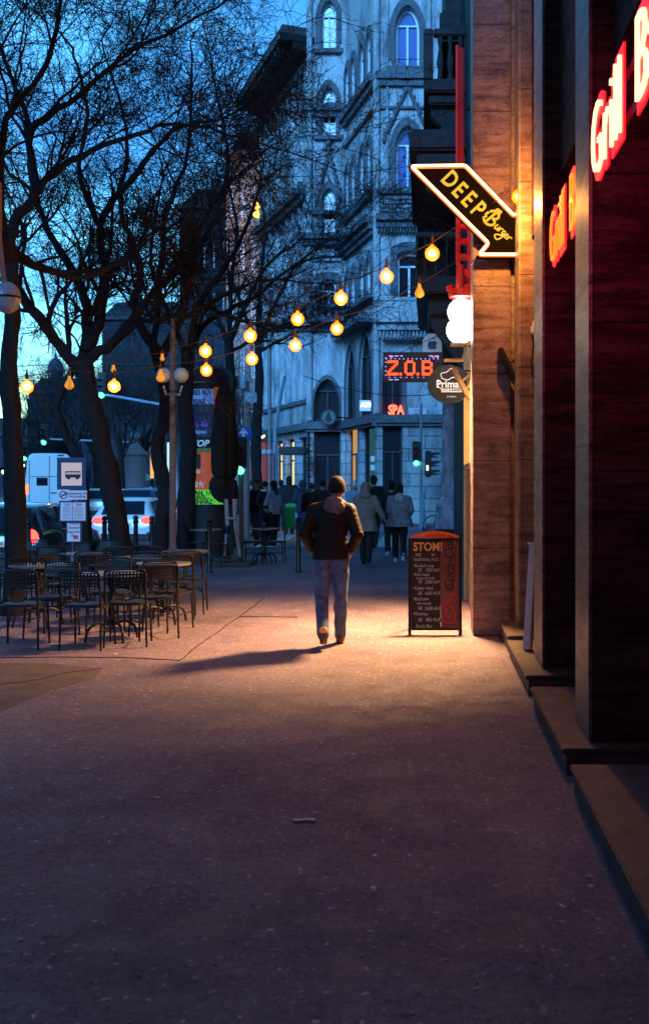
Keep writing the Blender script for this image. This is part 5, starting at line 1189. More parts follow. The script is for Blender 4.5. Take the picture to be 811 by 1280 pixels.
def signal(px, py, Y, lab, s_=1.0, lit=2, face=-1, arm=None, m=M_grn, pole_base=True):
    k_ = 1.0; c = P(px,py,Y); t = thing('traffic_signal', c, lab, 'traffic signal')
    mb = MB(); mb.box(c+Vector((0,.12,.22*s_*(lit))), (.3*s_,.2,.26*s_*3), bev=.03); mb.build('housing', M_blk, t)
    for i in range(3):
        q = c+Vector((0,0,.24*s_*i))
        mb = MB(); mb.tube([q+Vector((0,.03,0)), q+Vector((0,-.005,0))], .1*s_, 18); mb.build('lens', m if i == 0 else mat('dark_lens', (.03,.01,.01), .2), t)
        mb = MB(); n = 10; out2 = []
        for a in [R(20+140*j/n) for j in range(n+1)]: out2.append((a))
        vs = []
        for a in out2:
            for rr_, yy in ((.115*s_,.02),(.115*s_,-.16*s_),(.105*s_,-.16*s_),(.105*s_,.02)): vs.append(q+Vector((rr_*math.cos(a), yy, rr_*math.sin(a))))
        mb.add(vs, [(i_*4+j, i_*4+(j+1)%4, i_*4+4+(j+1)%4, i_*4+4+j) for i_ in range(n) for j in range(4)]+[(0,1,2,3),(n*4,n*4+3,n*4+2,n*4+1)]); mb.build('visor', M_blk, t)
    return t
t = signal(300, 588, 24.3, 'traffic signal showing green right of the closed parasol', .95)
mb = MB(); g = P(297,0,24.3); mb.tube([(P(301,0,24.5).x,24.5,0),(P(301,0,24.5).x,24.5,H+(VY-560)*24.5/F)], .045, 8); mb.build('pole', mat('brown_pole',(.12,.05,.03),.7), t)
t = signal(520, 579, 39.2, 'pedestrian signal showing green on the post by the gothic building', 1.0)
gp = P(526,0,39.4); mb = MB(); mb.tube([(gp.x,39.4,0),(gp.x,39.4,H+(VY-505)*39.4/F)], .05, 8); mb.build('pole', M_steel, t)
# side-on signal with three visors
c = P(535,580,39.3); t = thing('traffic_signal', c, 'dark traffic signal turned sideways with three visors, right of the green one', 'traffic signal')
mb = MB(); mb.box(c, (.24,.24,1.0), bev=.03); mb.build('housing', M_blk, t)
for i in range(3):
    q = c+Vector((.12,0,.33-.33*i)); mb = MB(); mb.prism([(0,.11),(.32,.1),(.34,.05),(.04,-.02),(.32,-.08),(0,-.1)], q+Vector((0,-.1,0)), (1,0,0),(0,0,1),(0,1,0),0,.2); mb.build('visor', M_blk, t)
q = c+Vector((-.03,-.13,-.15)); mb = MB(); mb.box(q, (.09,.02,.2), bev=.01); mb.build('lens', emit('pale_lens', (1,.85,.5), 1.6), t)
for (px,py,Y,lab,s_) in ((127,494,46,'small green traffic signal on the long overhead arm above the van',1.2),(55,553,60,'distant green traffic signal just above the van roof',1.3),(31,573,66,'furthest green traffic signal at the left behind the nearest trunk',1.3)):
    t = signal(px,py,Y,lab,s_)
    if px == 127:
        mb = MB(); a, b = P(131,493,46.2), P(214,508,46.2); mb.tube([a,b,(b.x+.3,46.2,0)], [.06,.1,.14], 8); mb.build('arm', mat('arm_blue', (.3,.4,.5), .4), t)
    else:
        c = P(px,py,Y); mb = MB(); mb.tube([c+Vector((.3,.2,.2)), c+Vector((2.2+(3 if px==55 else 0),.2,.0)), Vector((c.x+2.3+(3 if px==55 else 0),c.y+.2,0))], [.05,.08,.1], 8); mb.build('arm', MATS['arm_blue'], t)
# green litter bin on a post
g = G(362,677); Y = g.y; k = Y/F; t = thing('litter_bin', g, 'green litter bin hung on a short post near the crowd', 'litter bin')
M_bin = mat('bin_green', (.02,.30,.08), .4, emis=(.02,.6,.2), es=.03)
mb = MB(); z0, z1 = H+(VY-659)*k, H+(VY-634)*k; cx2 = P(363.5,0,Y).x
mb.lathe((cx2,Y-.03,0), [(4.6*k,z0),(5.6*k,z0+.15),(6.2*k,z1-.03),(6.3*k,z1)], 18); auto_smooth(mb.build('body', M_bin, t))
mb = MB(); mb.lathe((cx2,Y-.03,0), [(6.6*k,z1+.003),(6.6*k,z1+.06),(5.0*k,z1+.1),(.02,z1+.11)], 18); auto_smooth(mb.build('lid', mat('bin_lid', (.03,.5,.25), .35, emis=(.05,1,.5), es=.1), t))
mb = MB(); px_ = P(356,0,Y).x; mb.tube([(px_,Y,0),(px_,Y,z1)], .03, 8); mb.box(((px_+cx2)/2,Y,z1-.2),(.2,.03,.05)); mb.build('post', M_steel, t)
# tall lamp/tram poles near the crossing
t, Y = pole('utility_pole', 337, 662, 395, .07, 'thin pale utility pole rising in front of the receding gothic facade', 'pole')
t, Y = pole('utility_pole', 386, 660, 540, .045, 'thin dark post with rungs left of the walking man', 'pole', M_black)
mb = MB()
for i in range(12): q = P(386,548+i*8,Y); mb.tube([q+Vector((-.14,0,0)), q+Vector((.14,0,0))], .02, 5)
mb.build('rung', M_black, t)
mb = MB(); q = P(345,503,38); mb.tube([P(344,650,38), P(344,540,38), P(350,500,38), P(356,470,38)], [.1,.08,.06,.05], 8); tag(mb.build('bent_mast', mat('blue_mast', (.2,.27,.36), .5)), 'bent blue-grey mast in front of the shuttered shopfront', 'mast')
# red kiosk with round sign
Y = 38; k = Y/F; c = P(322,570,Y); t = thing('red_kiosk', (c.x,Y,0), 'red street kiosk with a row of small lights behind the crowd', 'kiosk')
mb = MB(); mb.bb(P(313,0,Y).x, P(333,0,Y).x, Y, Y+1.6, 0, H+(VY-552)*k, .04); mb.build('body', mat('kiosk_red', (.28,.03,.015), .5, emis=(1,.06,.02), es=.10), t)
mb = MB(); mb.bb(P(311,0,Y).x, P(335,0,Y).x, Y-.1, Y+1.7, H+(VY-551.5)*k, H+(VY-547)*k, .03); mb.build('roof', M_blk, t)
mb = MB(); q = P(320,578,Y-.05); mb.tube([q+Vector((0,.04,0)), q], 6*k, 20); s = mb.build('round_sign', mat('red_disc', (.4,.01,.02), .5), t); text('F', .26, M_wp, s, 'lettering', q+Vector((0,-.006,0)), off=.01)
mb = MB()
for i in range(7): mb.sph(P(317+i*2.2,545+(i%2)*1.5,Y-.15), .04, 6, 5)
mb.build('lights', emit('kiosk_lights', (1,.8,.5), 5), t)
# two pale globes on the mast at the crossing
for i, px in enumerate((331,337)):
    pass
t = thing('twin_globe_lamp', P(334,566,30), 'small white twin-globe lamp over the crowd', 'street lamp')
for px in (330.5,337): mb = MB(); mb.sph(P(px,565.5,30), .09, 12, 8); mb.build('globe', mat('milk_white', (.55,.62,.7), .3), t, True)
mb = MB(); mb.tube([P(330,567,30), P(337,567,30), P(343,567,30), P(343,675,30)], .03, 6); mb.build('arm', M_steel, t)
# dark ledge with rail at the shuttered shop, awning
Y = 45; mb = MB(); a, b = P(350,566,Y), P(383,561,Y); mb.bb(a.x,b.x,Y-.6,Y+.5,a.z-.1,a.z+.25,.05); tag(mb.build('awning', M_blk), 'dark flat awning over the yellow-lit shop window', 'awning')
# small blue-white bollard cone and bicycle near the round column
g = G(528,660); mb = MB(); mb.lathe(g, [(.13,0),(.13,.2),(.1,.25),(.09,.8),(.06,1.0),(.09,1.15),(.03,1.35),(.0,1.45)], 12); tag(auto_smooth(mb.build('stone_bollard', mat('blue_stone', (.22,.28,.36), .7, var=.3, vs=8))), 'pale stone bollard in front of the gothic wall, left of the bicycle', 'bollard')
g = G(546,672); t = thing('bicycle', g, 'dark bicycle leaning by the plinth of the round column', 'bicycle'); x, y = g.x, g.y
for i, dx in enumerate((-.1,.85)):
    mb = MB(); n = 20; pts = [Vector((x+dx+.33*math.cos(6.2832*j/n), y, .34+.33*math.sin(6.2832*j/n))) for j in range(n+1)]; mb.tube(pts, .018, 6, False); wh = mb.build('wheel', M_blk, t)
    mb = MB(); [mb.tube([(x+dx,y,.34), pts[j]], .003, 3) for j in range(0,20,2)]; mb.build('spokes', M_steel, wh)
mb = MB(); mb.tube([(x-.1,y,.34),(x-.02,y,.9),(x+.0,y,1.0)], .016, 6); mb.tube([(x+.0,y,.85),(x+.32,y,.34),(x+.55,y,.85),(x+.0,y,.82)], .016, 6); mb.tube([(x+.32,y,.34),(x+.85,y,.34),(x+.55,y,.85),(x+.57,y,.93)], .014, 6); mb.build('frame', mat('bike_frame', (.1,.12,.16), .3), t)
mb = MB(); mb.tube([(x-.0,y-.25,1.02),(x+.02,y,1.03),(x,y+.25,1.02)], .012, 6); mb.build('handlebar', M_steel, t); mb = MB(); mb.box((x+.57,y,.95), (.24,.12,.05), bev=.02); mb.build('saddle', M_blk, t)
# ------------------------------------------------------------------ background market: teal tents, orange banners, lights
for i, (px0_,px1_,py0,py1,Y,lab) in enumerate(((140,190,588,600,70,'teal market tent roof behind the white hatchback'),)):
    a, b = P(px0_,py1,Y), P(px1_,py0,Y); t = thing('market_tent', ((a.x+b.x)/2,Y,-.15), lab, 'tent')
    mb = MB(); cxm = (a.x+b.x)/2; mb.loft([[Vector((a.x,Y-1.5,a.z)),Vector((b.x,Y-1.5,a.z)),Vector((b.x,Y+1.5,a.z)),Vector((a.x,Y+1.5,a.z))],[Vector((cxm-.3,Y-.1,b.z+.2)),Vector((cxm+.3,Y-.1,b.z+.2)),Vector((cxm+.3,Y+.1,b.z+.2)),Vector((cxm-.3,Y+.1,b.z+.2))]]); mb.build('roof', mat('tent_teal', (.12,.4,.42), .7), t)
    for xx in (a.x,b.x): mb = MB(); mb.tube([(xx,Y-1.5,-.15),(xx,Y-1.5,a.z)], .04, 6); mb.build('leg', M_steel, t)
for px,py0,py1,w_,c_,Y,lab in ((176,560,600,6,(1,.32,.04),62,'glowing orange shop banner behind the hatchback, left one'),(190,556,598,4,(1,.5,.08),66,'glowing orange shop banner beside the third tree, right one'),(158,566,576,5,(.5,1,.35),64,'small glowing green and white shop light left of the orange banners'),(211,553,600,4,(.6,.85,1),60,'narrow white-blue lit panel behind the lamp post'),(125,566,582,1.4,(1,.1,.08),60,'thin red and white lit strip behind the leaning trunk')):
    a, b = P(px-w_/2,py1,Y), P(px+w_/2,py0,Y); mb = MB(); mb.bb(a.x,b.x,Y,Y+.1,a.z,b.z,.01); t = thing('lit_banner', ((a.x+b.x)/2,Y,-.15), lab, 'lit sign'); mb.build('panel', emit('glow_%d'%px, c_, 1.1), t)
    mb = MB(); mb.tube([(a.x+.05,Y+.15,-.15),(a.x+.05,Y+.15,b.z)], .05, 6); mb.tube([(b.x-.05,Y+.15,-.15),(b.x-.05,Y+.15,b.z)], .05, 6); mb.build('post', M_blk, t)
g = P(169,558,58); t = thing('poster_column', (g.x,58,-.15), 'small distant advertising column with ball finial beyond the parked cars', 'advertising column'); mb = MB(); mb.lathe((g.x,58,-.15), [(.6,0),(.6,3.2),(.7,3.3),(.6,3.5),(.2,3.9),(.1,4.1)], 16); auto_smooth(mb.build('drum', mat('pink_grey', (.3,.22,.24), .7), t)); mb = MB(); mb.sph((g.x,58,4.2), .28, 10, 8); mb.tube([(g.x,58,4.4),(g.x,58,6.3)], .04, 5); mb.build('finial', M_steel, t)
for i, (px,py,lab) in enumerate(((5,590,'tiny lit lamp at the left edge, lowest of the far lamps'),(10,577,'tiny lit lamp at the left edge, highest of the far lamps'),(29,582,'tiny lit lamp just right of the nearest trunk foot, far off'),(44,571,'tiny lit lamp far off beside the van roof'))):
    c = P(px,py,75+i*3); t = thing('far_street_lamp', (c.x,c.y,-.15), lab, 'street lamp', 'far lamps at the left')
    mb = MB(); mb.sph(c, .15, 10, 8); mb.build('globe', emit('far_lamp_w', (1,.85,.6), 4), t); mb = MB(); mb.tube([Vector((c.x,c.y+.1,-.15)), c+Vector((0,.1,0))], .05, 5); mb.build('post', M_blk, t)
# overhead tram and span wires
t = thing('overhead_wires', (-12, 40, 7), 'thin dark span wires crossing the street above the traffic', 'wires')
for (x0_,y0_,Y0,x1_,y1_,Y1) in ((-30,452,40,330,500,40),(-30,470,48,330,455,44),(-30,486,55,300,470,50),(230,178,39,600,120,36),(240,215,40,620,186,36),(-30,500,60,240,512,60),(380,470,30,620,476,30)):
    a, b = P(x0_,y0_,Y0), P(x1_,y1_,Y1); mb = MB(); mb.tube([a.lerp(b,i/10)-Vector((0,0,.5*(1-(i/5-1)**2))) for i in range(11)], .011, 4); mb.build('wire', M_blk, t)
# ------------------------------------------------------------------ vehicles
def car_body(secs, n_=None):
    rings = []
    for (y, zl, zb, zr, w0, w1, w2) in secs:
        h = [(w0*.9,zl),(w0,zl+.06),(w1+.02,(zl+zb)*.52),(w1,zb-.02),(w1-.02,zb+.01),(w2+.04,zr-.07),(w2-.02,zr-.02),(w2*.6,zr)]
        rings.append([Vector((a,y,b)) for a,b in h]+[Vector((-a,y,b)) for a,b in reversed(h)])
    return rings
def car(loc, label, paint, lit, s=(1,1,1), secs=None, tail=(1,.03,.02), tail_pos=(.68,.02,.84), tl=(.17,.10,.10), plate='KZL-417', win=True, name='parked_car', cat='car'):
    t = thing(name, (0,0,0), label, cat)
    secs = secs or [(0,.36,.6,.66,.70,.80,.62),(.05,.27,.86,.90,.78,.86,.72),(.12,.24,.96,1.0,.84,.87,.72),(.26,.22,.97,1.22,.86,.87,.66),(.44,.2,.97,1.43,.87,.87,.60),(.9,.2,.96,1.51,.88,.88,.6),(1.8,.2,.94,1.51,.88,.88,.6),(2.35,.2,.93,1.4,.88,.87,.58),(3.0,.2,.92,.98,.88,.86,.62),(3.7,.22,.82,.88,.86,.83,.6),(4.05,.28,.62,.68,.76,.76,.55),(4.15,.34,.5,.55,.66,.66,.5)]
    mb = MB(); mb.loft(car_body(secs)); me = mb.mesh(); me = evaluated(me, [('SUBSURF', dict(levels=1))]); me.materials.clear(); body = link_mesh('body', me, paint, t, True)
    if win:
        g_ = MB(); g_.loft([[Vector((-.60,.105,1.02)),Vector((.60,.105,1.02)),Vector((.60,.2,1.0)),Vector((-.60,.2,1.0))],[Vector((-.53,.385,1.40)),Vector((.53,.385,1.40)),Vector((.53,.48,1.38)),Vector((-.53,.48,1.38))]]); g_.build('rear_window', M_glass, t)
        for sx_ in (-1,1):
            g_ = MB(); g_.loft([[Vector((sx_*.872,.42,1.0)),Vector((sx_*.872,1.25,.99)),Vector((sx_*.655,1.25,1.41)),Vector((sx_*.655,.62,1.37))],[Vector((sx_*.82,.42,1.0)),Vector((sx_*.82,1.25,.99)),Vector((sx_*.6,1.25,1.41)),Vector((sx_*.6,.62,1.37))]]); g_.loft([[Vector((sx_*.875,1.33,.99)),Vector((sx_*.872,2.6,.98)),Vector((sx_*.66,2.05,1.41)),Vector((sx_*.655,1.33,1.41))],[Vector((sx_*.82,1.33,.99)),Vector((sx_*.82,2.6,.98)),Vector((sx_*.6,2.05,1.41)),Vector((sx_*.6,1.33,1.41))]]); g_.build('side_window', M_glass, t)
            m_ = MB(); m_.sph((sx_*.97,2.35,1.02), (.1,.06,.08), 10, 6); m_.build('mirror', paint, t)
    for sx_ in (-1,1):
        l_ = MB(); x_, y_, z_ = tail_pos; l_.sph((sx_*x_, y_+.06, z_), tl, 12, 8); l_.build('tail_light', emit('tail_%.1f'%lit, tail, lit), t, True)
        r_ = MB(); r_.box((sx_*.58,.0,.45), (.22,.03,.05), bev=.01); r_.build('reflector', emit('reflector', (1,.02,.02), .9), t)
    b_ = MB(); b_.bb(-.82,.82,-.03,.1,.26,.52,.05); b_.build('bumper', M_blk if lit < 5 else mat('dark_bumper', (.03,.03,.03), .6), t)
    p_ = MB(); p_.bb(-.26,.26,.0,.035,.68,.79,.005); pl_ = p_.build('plate', mat('plate', (.6,.55,.5), .5, emis=(1,.8,.5), es=.15), t); text(plate, .1, M_blk, pl_, 'lettering', (0,-.006,.735))
    for sx_ in (-1,1):
        for y_ in (.72,3.35):
            w_ = MB(); w_.tube([(sx_*.70,y_,.31),(sx_*.90,y_,.31)], .31, 24); wh = w_.build('tyre', M_blk, t); r_ = MB(); r_.tube([(sx_*.89,y_,.31),(sx_*.908,y_,.31)], .2, 16); r_.build('rim', M_steel, wh)
    t.location = loc; t.scale = s; return t
M_carw = mat('car_white', (.8,.8,.8), .25, coat=.6); M_cark = mat('car_black', (.008,.009,.012), .15, coat=1, spec=.8); M_carb = mat('car_blue', (.02,.05,.12), .2, coat=1); M_carg = mat('car_grey', (.25,.28,.3), .3, .4, coat=.6)
k = 1/45.
car(((153-VX)/46., 28.2, -.158), 'white hatchback with red tail lights lit, seen from behind between the tree trunks', M_carw, 7, (.97,1,.95))
car((-7.95, 19.3, -.158), 'black car with one glowing red tail light at the left edge behind the nearest trunk', M_cark, 9.5, (1,1,.98), tail_pos=(.66,.0,.86), tl=(.15,.09,.155), plate='PLM-306')
car((-11.4*52/38, 49, -.158), 'silver car with faint tail lights beyond the hatchback, left of the leaning trunk', M_carg, 1.5, plate='JRT-552')
car((-10.2, 36.5, -.158), 'dark blue estate car just ahead of the white hatchback', M_carb, 1.6, (1,1.05,1.1), plate='HDK-820')
car((-8.7, 40, -.158), 'dark car partly hidden behind the third trunk and lamp post', M_cark, 1.2, plate='GVS-118')
# white high-roof van
Y = 47; k = Y/F; x0, x1 = (34-VX)*k, (90-VX)*k; zt = H+(VY-567)*k; zb = -.15+.5
van = t = thing('delivery_van', ((x0+x1)/2, Y, -.16), 'white high-roof delivery van seen from behind with one red tail light', 'van')
xc = (x0+x1)/2; hw_ = (x1-x0)/2
rings = []
for (y_, s_, dz) in ((0,.97,-.04),(.08,1,0),(2.5,1,0),(4.3,.99,0),(4.9,.92,-.35),(5.4,.9,-1.3),(5.9,.86,-1.6)):
    h = [(.98,zb-.1),(1.0,zb+.1),(1.0,zb+1.0),(.98,zb+1.4),(.9,zt-.25+dz),(.84,zt-.08+dz),(.7,zt+dz),(.3,zt+.02+dz)]
    rings.append([Vector((xc+a*hw_*s_,Y+y_,b)) for a,b in h]+[Vector((xc-a*hw_*s_,Y+y_,b)) for a,b in reversed(h)])
mb = MB(); mb.loft(rings); me = evaluated(mb.mesh(), [('BEVEL', dict(width=.16, segments=4, limit_method='ANGLE', angle_limit=R(35)))]); me.materials.clear(); auto_smooth(link_mesh('body', me, M_carw, t, True), 50)
mb = MB(); mb.bb(xc-.012,xc+.012,Y-.02,Y-.0,zb+.15,zt-.12)
for (a,b,c_,d_) in ((-.78,.78,zb+1.55,zb+1.57),(-.86,.86,zb+.22,zb+.24)): mb.bb(xc+a*hw_,xc+b*hw_,Y-.02,Y,c_,d_)
for sx_ in (-1,1): mb.bb(xc+sx_*.84*hw_-.012,xc+sx_*.84*hw_+.012,Y-.02,Y,zb+.25,zt-.3)
mb.build('door_seams', mat('seam_grey',(.1,.12,.14),.6), t)
mb = MB(); q0, q1 = P(47,607,Y), P(60,597,Y); mb.bb(q0.x,q1.x,Y-.025,Y,q0.z,q1.z,.01); mb.build('rear_window', M_glass, t)
mb = MB(); mb.bb(xc-.95*hw_,xc+.95*hw_,Y-.12,Y+.1,zb-.15,zb+.12,.03); mb.build('bumper', M_blk, t)
mb = MB(); mb.bb(xc+.35,xc+.62,Y-.03,Y+.0,zt-.1,zt-.05); mb.build('brake_lamp', M_blk, t)
for sx_ in (-1,1): mb = MB(); mb.box((xc+sx_*(hw_-.07),Y-.0,zb+1.0-.02), (.13,.06,.42), bev=.02); mb.build('tail_light', emit('van_tail', (1,.1,.03), 5) if sx_ < 0 else mat('tail_off',(.3,.02,.02),.3), t)
for sx_ in (-1,1):
    for y_ in (.9,4.8): mb = MB(); mb.tube([(xc+sx_*(hw_-.25),Y+y_,.2),(xc+sx_*(hw_-.02),Y+y_,.2)], .36, 20); mb.build('wheel', M_blk, t)
mb = MB(); mb.bb(xc+.06,xc+.3,Y-.03,Y+0,zb+.8,zb+.84); mb.build('handle', M_blk, t)

van.rotation_euler.z = R(21)
# ------------------------------------------------------------------ people
M_skin = mat('skin', (.45,.24,.17), .55); M_skin2 = mat('skin_pale', (.5,.3,.23), .55)
def cap(mb, pts, rs, n=12):
    mb.tube(pts, rs, n)
    for p, r in zip(pts, rs): mb.sph(p, r, n, 8)
def hand(mb, w_, d, side, curl=.5):
    """palm and five fingers starting at wrist w_, pointing along d"""
    w_, d = Vector(w_), Vector(d).normalized(); u = Vector((0,1,0)); u = (u-d*u.dot(d)).normalized(); nrm = d.cross(u)*side
    vs = []
    rings = []
    for s_, ww, th in ((0,.026,.022),(.03,.036,.018),(.07,.043,.015),(.095,.040,.012)):
        c = w_+d*s_; rings.append([c+u*ww*math.cos(a)+nrm*th*math.sin(a) for a in [6.2832*i/10 for i in range(10)]])
    mb.loft(rings)
    for i, L_ in enumerate((.068,.078,.072,.056)):
        b = w_+d*.088+u*(.030-.020*i); dd = d.copy(); pts = [b]; 
        for j in range(3): dd = (dd-nrm*curl*.55).normalized(); pts.append(pts[-1]+dd*L_/3*(1.15-.15*j))
        mb.tube(pts, [.0095,.009,.0082,.006], 7)
    b = w_+d*.025+u*.03; mb.tube([b, b+(u*.8+d*.7).normalized()*.035, b+(u*.5+d).normalized()*.062-nrm*.01, b+(u*.3+d).normalized()*.082-nrm*.02], [.012,.011,.010,.007], 7)
def head(mb, c, r=(.076,.098,.118), M_=None):
    """c centre of the head, facing +Y"""
    mm = M_ or Matrix.Identity(4); V3 = lambda x,y,z: mm@Vector((x,y,z))
    c = Vector(c); mb.sph(c+V3(0,-.008,.012), (r[0],r[1],r[2]*.88), 18, 14, mm.to_3x3().to_4x4())
    mb.sph(c+V3(0,.022,-.045), (.056,.066,.068), 14, 10, mm.to_3x3().to_4x4()); mb.sph(c+V3(0,.075,-.09), .022, 8, 6)
    mb.tube([c+V3(0,.086,.018), c+V3(0,.104,-.022), c+V3(0,.09,-.034)], [.009,.015,.012], 8); mb.sph(c+V3(0,.082,-.058), (.024,.012,.009), 8, 6)
    for s_ in (-1,1):
        mb.sph(c+V3(s_*.077,-.004,-.008), (.012,.02,.033), 8, 8); mb.sph(c+V3(s_*.036,.07,-.03), .022, 8, 6)
def person(label, px, py, hgt, pose, clothes, heading=0, voxel=.014, group=None, loc=None):
    """pose: dict of joints in a body 1.75 m tall facing +Y; clothes: dict of materials and options"""
    t = thing('person', (0,0,0), label, 'person', group); J = dict(
        hipL=(-.09,0,.90), hipR=(.09,0,.90), kneeL=(-.10,-.02,.49), kneeR=(.10,.10,.50), ankL=(-.09,-.20,.13), ankR=(.09,.22,.09),
        pel=(0,0,.95), waist=(0,-.01,1.10), chest=(0,0,1.30), neck=(0,-.01,1.47), head=(0,.02,1.635),
        shL=(-.185,-.01,1.41), shR=(.185,-.01,1.41), elL=(-.25,-.08,1.14), elR=(.25,-.02,1.14), wrL=(-.24,.03,.90), wrR=(.24,.10,.90)); J.update(pose)
    J = {k_: Vector(v) for k_, v in J.items()}; C_ = clothes
    b = MB()
    for s_ in 'LR':
        cap(b, [J['hip'+s_], J['knee'+s_], J['ank'+s_]], [.075,.05,.036]); cap(b, [J['sh'+s_], J['el'+s_], J['wr'+s_]], [.047,.037,.026])
        cap(b, [J['ank'+s_], J['ank'+s_]+Vector((0,.13,-.04))], [.036,.025])
    cap(b, [J['pel'], J['waist'], J['chest']], [.105,.10,.12]); cap(b, [J['neck'], J['head']+Vector((0,-.02,-.07))], [.056,.052]); cap(b, [J['shL'],J['neck']-Vector((0,0,.05)),J['shR']],[.05,.07,.05]); head(b, J['head'])
    me = evaluated(b.mesh(), [('REMESH', dict(mode='VOXEL', voxel_size=.011, use_smooth_shade=True)), ('SMOOTH', dict(factor=.5, iterations=2))])
    hb = MB()
    for s_, sg in (('L',-1),('R',1)): hand(hb, J['wr'+s_], J['wr'+s_]-J['el'+s_], sg)
    bm = bmesh.new(); bm.from_mesh(me); bm.from_mesh(hb.mesh()); bm.to_mesh(me); bm.free(); me.materials.clear(); link_mesh('body', me, C_.get('skin', M_skin), t, True)
    # trousers
    f = C_.get('fit', 1.0); tr = MB()
    for s_ in 'LR':
        hp, kn, an = J['hip'+s_], J['knee'+s_], J['ank'+s_]; m1 = hp.lerp(kn,.5); m2 = kn.lerp(an,.5)
        pth = [hp.lerp(kn, i/12) for i in range(12)]+[kn.lerp(an, i/12) for i in range(13)]; rr3 = [(.108-.032*i/12)*f for i in range(12)]+[(.076-.012*i/12)*f for i in range(13)]
        tr.tube(pth, rr3, 18); cap(tr, [hp, kn, an], [.106*f,.075*f,.063*f], 14)
        for z_ in (.12,.2,.3): q = an.lerp(kn, z_); tr.sph(q, (.07*f,.07*f,.018), 10, 6)
    cap(tr, [J['pel']+Vector((-.055,-.01,0)), J['pel']+Vector((.055,-.01,0))], [.108*f,.108*f]); cap(tr, [J['pel']+Vector((-.06,0,.1)), J['pel']+Vector((.06,0,.1))], [.09*f,.09*f])
    fld = rnd.random()*9
    tr.v = [tuple(Vector(v)*1.0+Vector((noise.noise((v[0]*9,v[1]*9,v[2]*11+fld)),noise.noise((v[0]*9+7,v[1]*9,v[2]*13+fld)),0))*.016) for v in tr.v]
    fuse(tr, 'trousers', C_['trousers'], t, voxel, 3)
    # shoes
    for s_ in 'LR':
        a = J['ank'+s_]; pitch = C_.get('heel'+s_, 0); sh = MB(); M_ = Matrix.Rotation(-pitch,4,'X'); 
        T = lambda v: a+(M_@Vector(v))
        sh.sph(T((0,-.02,-.03)), (.045,.06,.062), 12, 8, M_); sh.sph(T((0,.07,-.05)), (.047,.085,.04), 12, 8, M_); sh.sph(T((0,.14,-.058)), (.044,.06,.032), 12, 8, M_); sh.tube([T((0,0,-.02)),T((0,-.0,.07))], [.05,.052], 12); sh.box(T((0,.06,-.085)), (.085,.25,.02), bev=.008, M=M_)
        fuse(sh, 'shoe', C_['shoes'], t, .010, 2)
    # coat: torso loft with optional quilting plus sleeves
    hem = C_.get('hem', .92); g_ = C_.get('girth', 1.0); ct = MB(); rings = []
    zs = [hem+(1.47-hem)*i/90 for i in range(91)]
    def lerp3(z_):
        ks = [(hem-.05, J['pel']),(.98,J['pel']),(1.12,J['waist']),(1.32,J['chest']),(1.49,J['neck'])]
        for (z0_,p0_),(z1_,p1_) in zip(ks, ks[1:]):
            if z_ <= z1_ and z1_ > z0_: s_ = max(0,(z_-z0_)/(z1_-z0_)); return p0_.lerp(p1_, s_)
        return J['neck']
    sw = C_.get('shoulder', .205)
    for i, z_ in enumerate(zs):
        c = lerp3(z_); u_ = (z_-hem)/(1.47-hem)
        hw2 = [(.0,.185*g_+C_.get('flare',0)),(.18,.178*g_+C_.get('flare',0)*.6),(.42,.168*g_),(.72,.196*g_),(.86,sw),(.93,sw*.84),(1.0,.09)]
        hd2 = [(.0,.135*g_+C_.get('flare',0)),(.3,.13*g_),(.7,.135*g_),(.86,.115),(.95,.09),(1.0,.07)]
        def ip(tb):
            for (a0,b0),(a1,b1) in zip(tb,tb[1:]):
                if u_ <= a1: s_ = (u_-a0)/(a1-a0); return b0+(b1-b0)*s_
            return tb[-1][1]
        q = 1.0
        if C_.get('quilt'): q = 1+.045*(abs(math.sin(z_*math.pi/.052))**.6-.5)
        rx_, ry_ = ip(hw2)*q, ip(hd2)*q; nn = 28; wob = C_.get('wob', .02)
        rings.append([Vector((c.x+rx_*math.copysign(abs(math.cos(a))**.85,math.cos(a))*(1+wob*noise.noise((a*2,z_*6,hgt*9))), c.y-.01+ry_*math.sin(a)*(1+wob*noise.noise((a*2+5,z_*6,hgt*9))), z_)) for a in [6.2832*j/nn for j in range(nn)]])
    ct.loft(rings)
    sr_ = C_.get('sleeve', 1.0)
    for s_ in 'LR':
        S_, E_, W_ = J['sh'+s_], J['el'+s_], J['wr'+s_]; path = []; rr_ = []
        for i in range(21):
            s2 = i/20; q = S_.lerp(E_, s2); path.append(q); rr_.append((.078-.018*s2)*sr_*(1+(.05*(abs(math.sin(s2*math.pi*5.2))**.6-.5) if C_.get('quilt') else .03*math.sin(s2*17))))
        for i in range(1,19):
            s2 = i/20; q = E_.lerp(W_, s2); path.append(q); rr_.append((.062-.014*s2)*sr_*(1+(.05*(abs(math.sin(s2*math.pi*5.2))**.6-.5) if C_.get('quilt') else .04*math.sin(s2*21))))
        ct.tube(path, rr_, 16); ct.sph(path[0], rr_[0], 12, 8); ct.sph(E_, .064*sr_, 12, 8)
    for s_, sg in (('L',-1),('R',1)):
        S_, E_ = J['sh'+s_], J['el'+s_]; cap(ct, [J['neck']+Vector((sg*.05,-.01,-.04)), S_+Vector((0,0,.0))], [.075,.078*sr_]); cap(ct, [J['chest']+Vector((sg*.07,0,.03)), S_.lerp(E_,.30)], [.115*g_,.075*sr_])
    fuse(ct, 'coat', C_['coat'], t, voxel if not C_.get('quilt') else .0075, 3 if not C_.get('quilt') else 1)
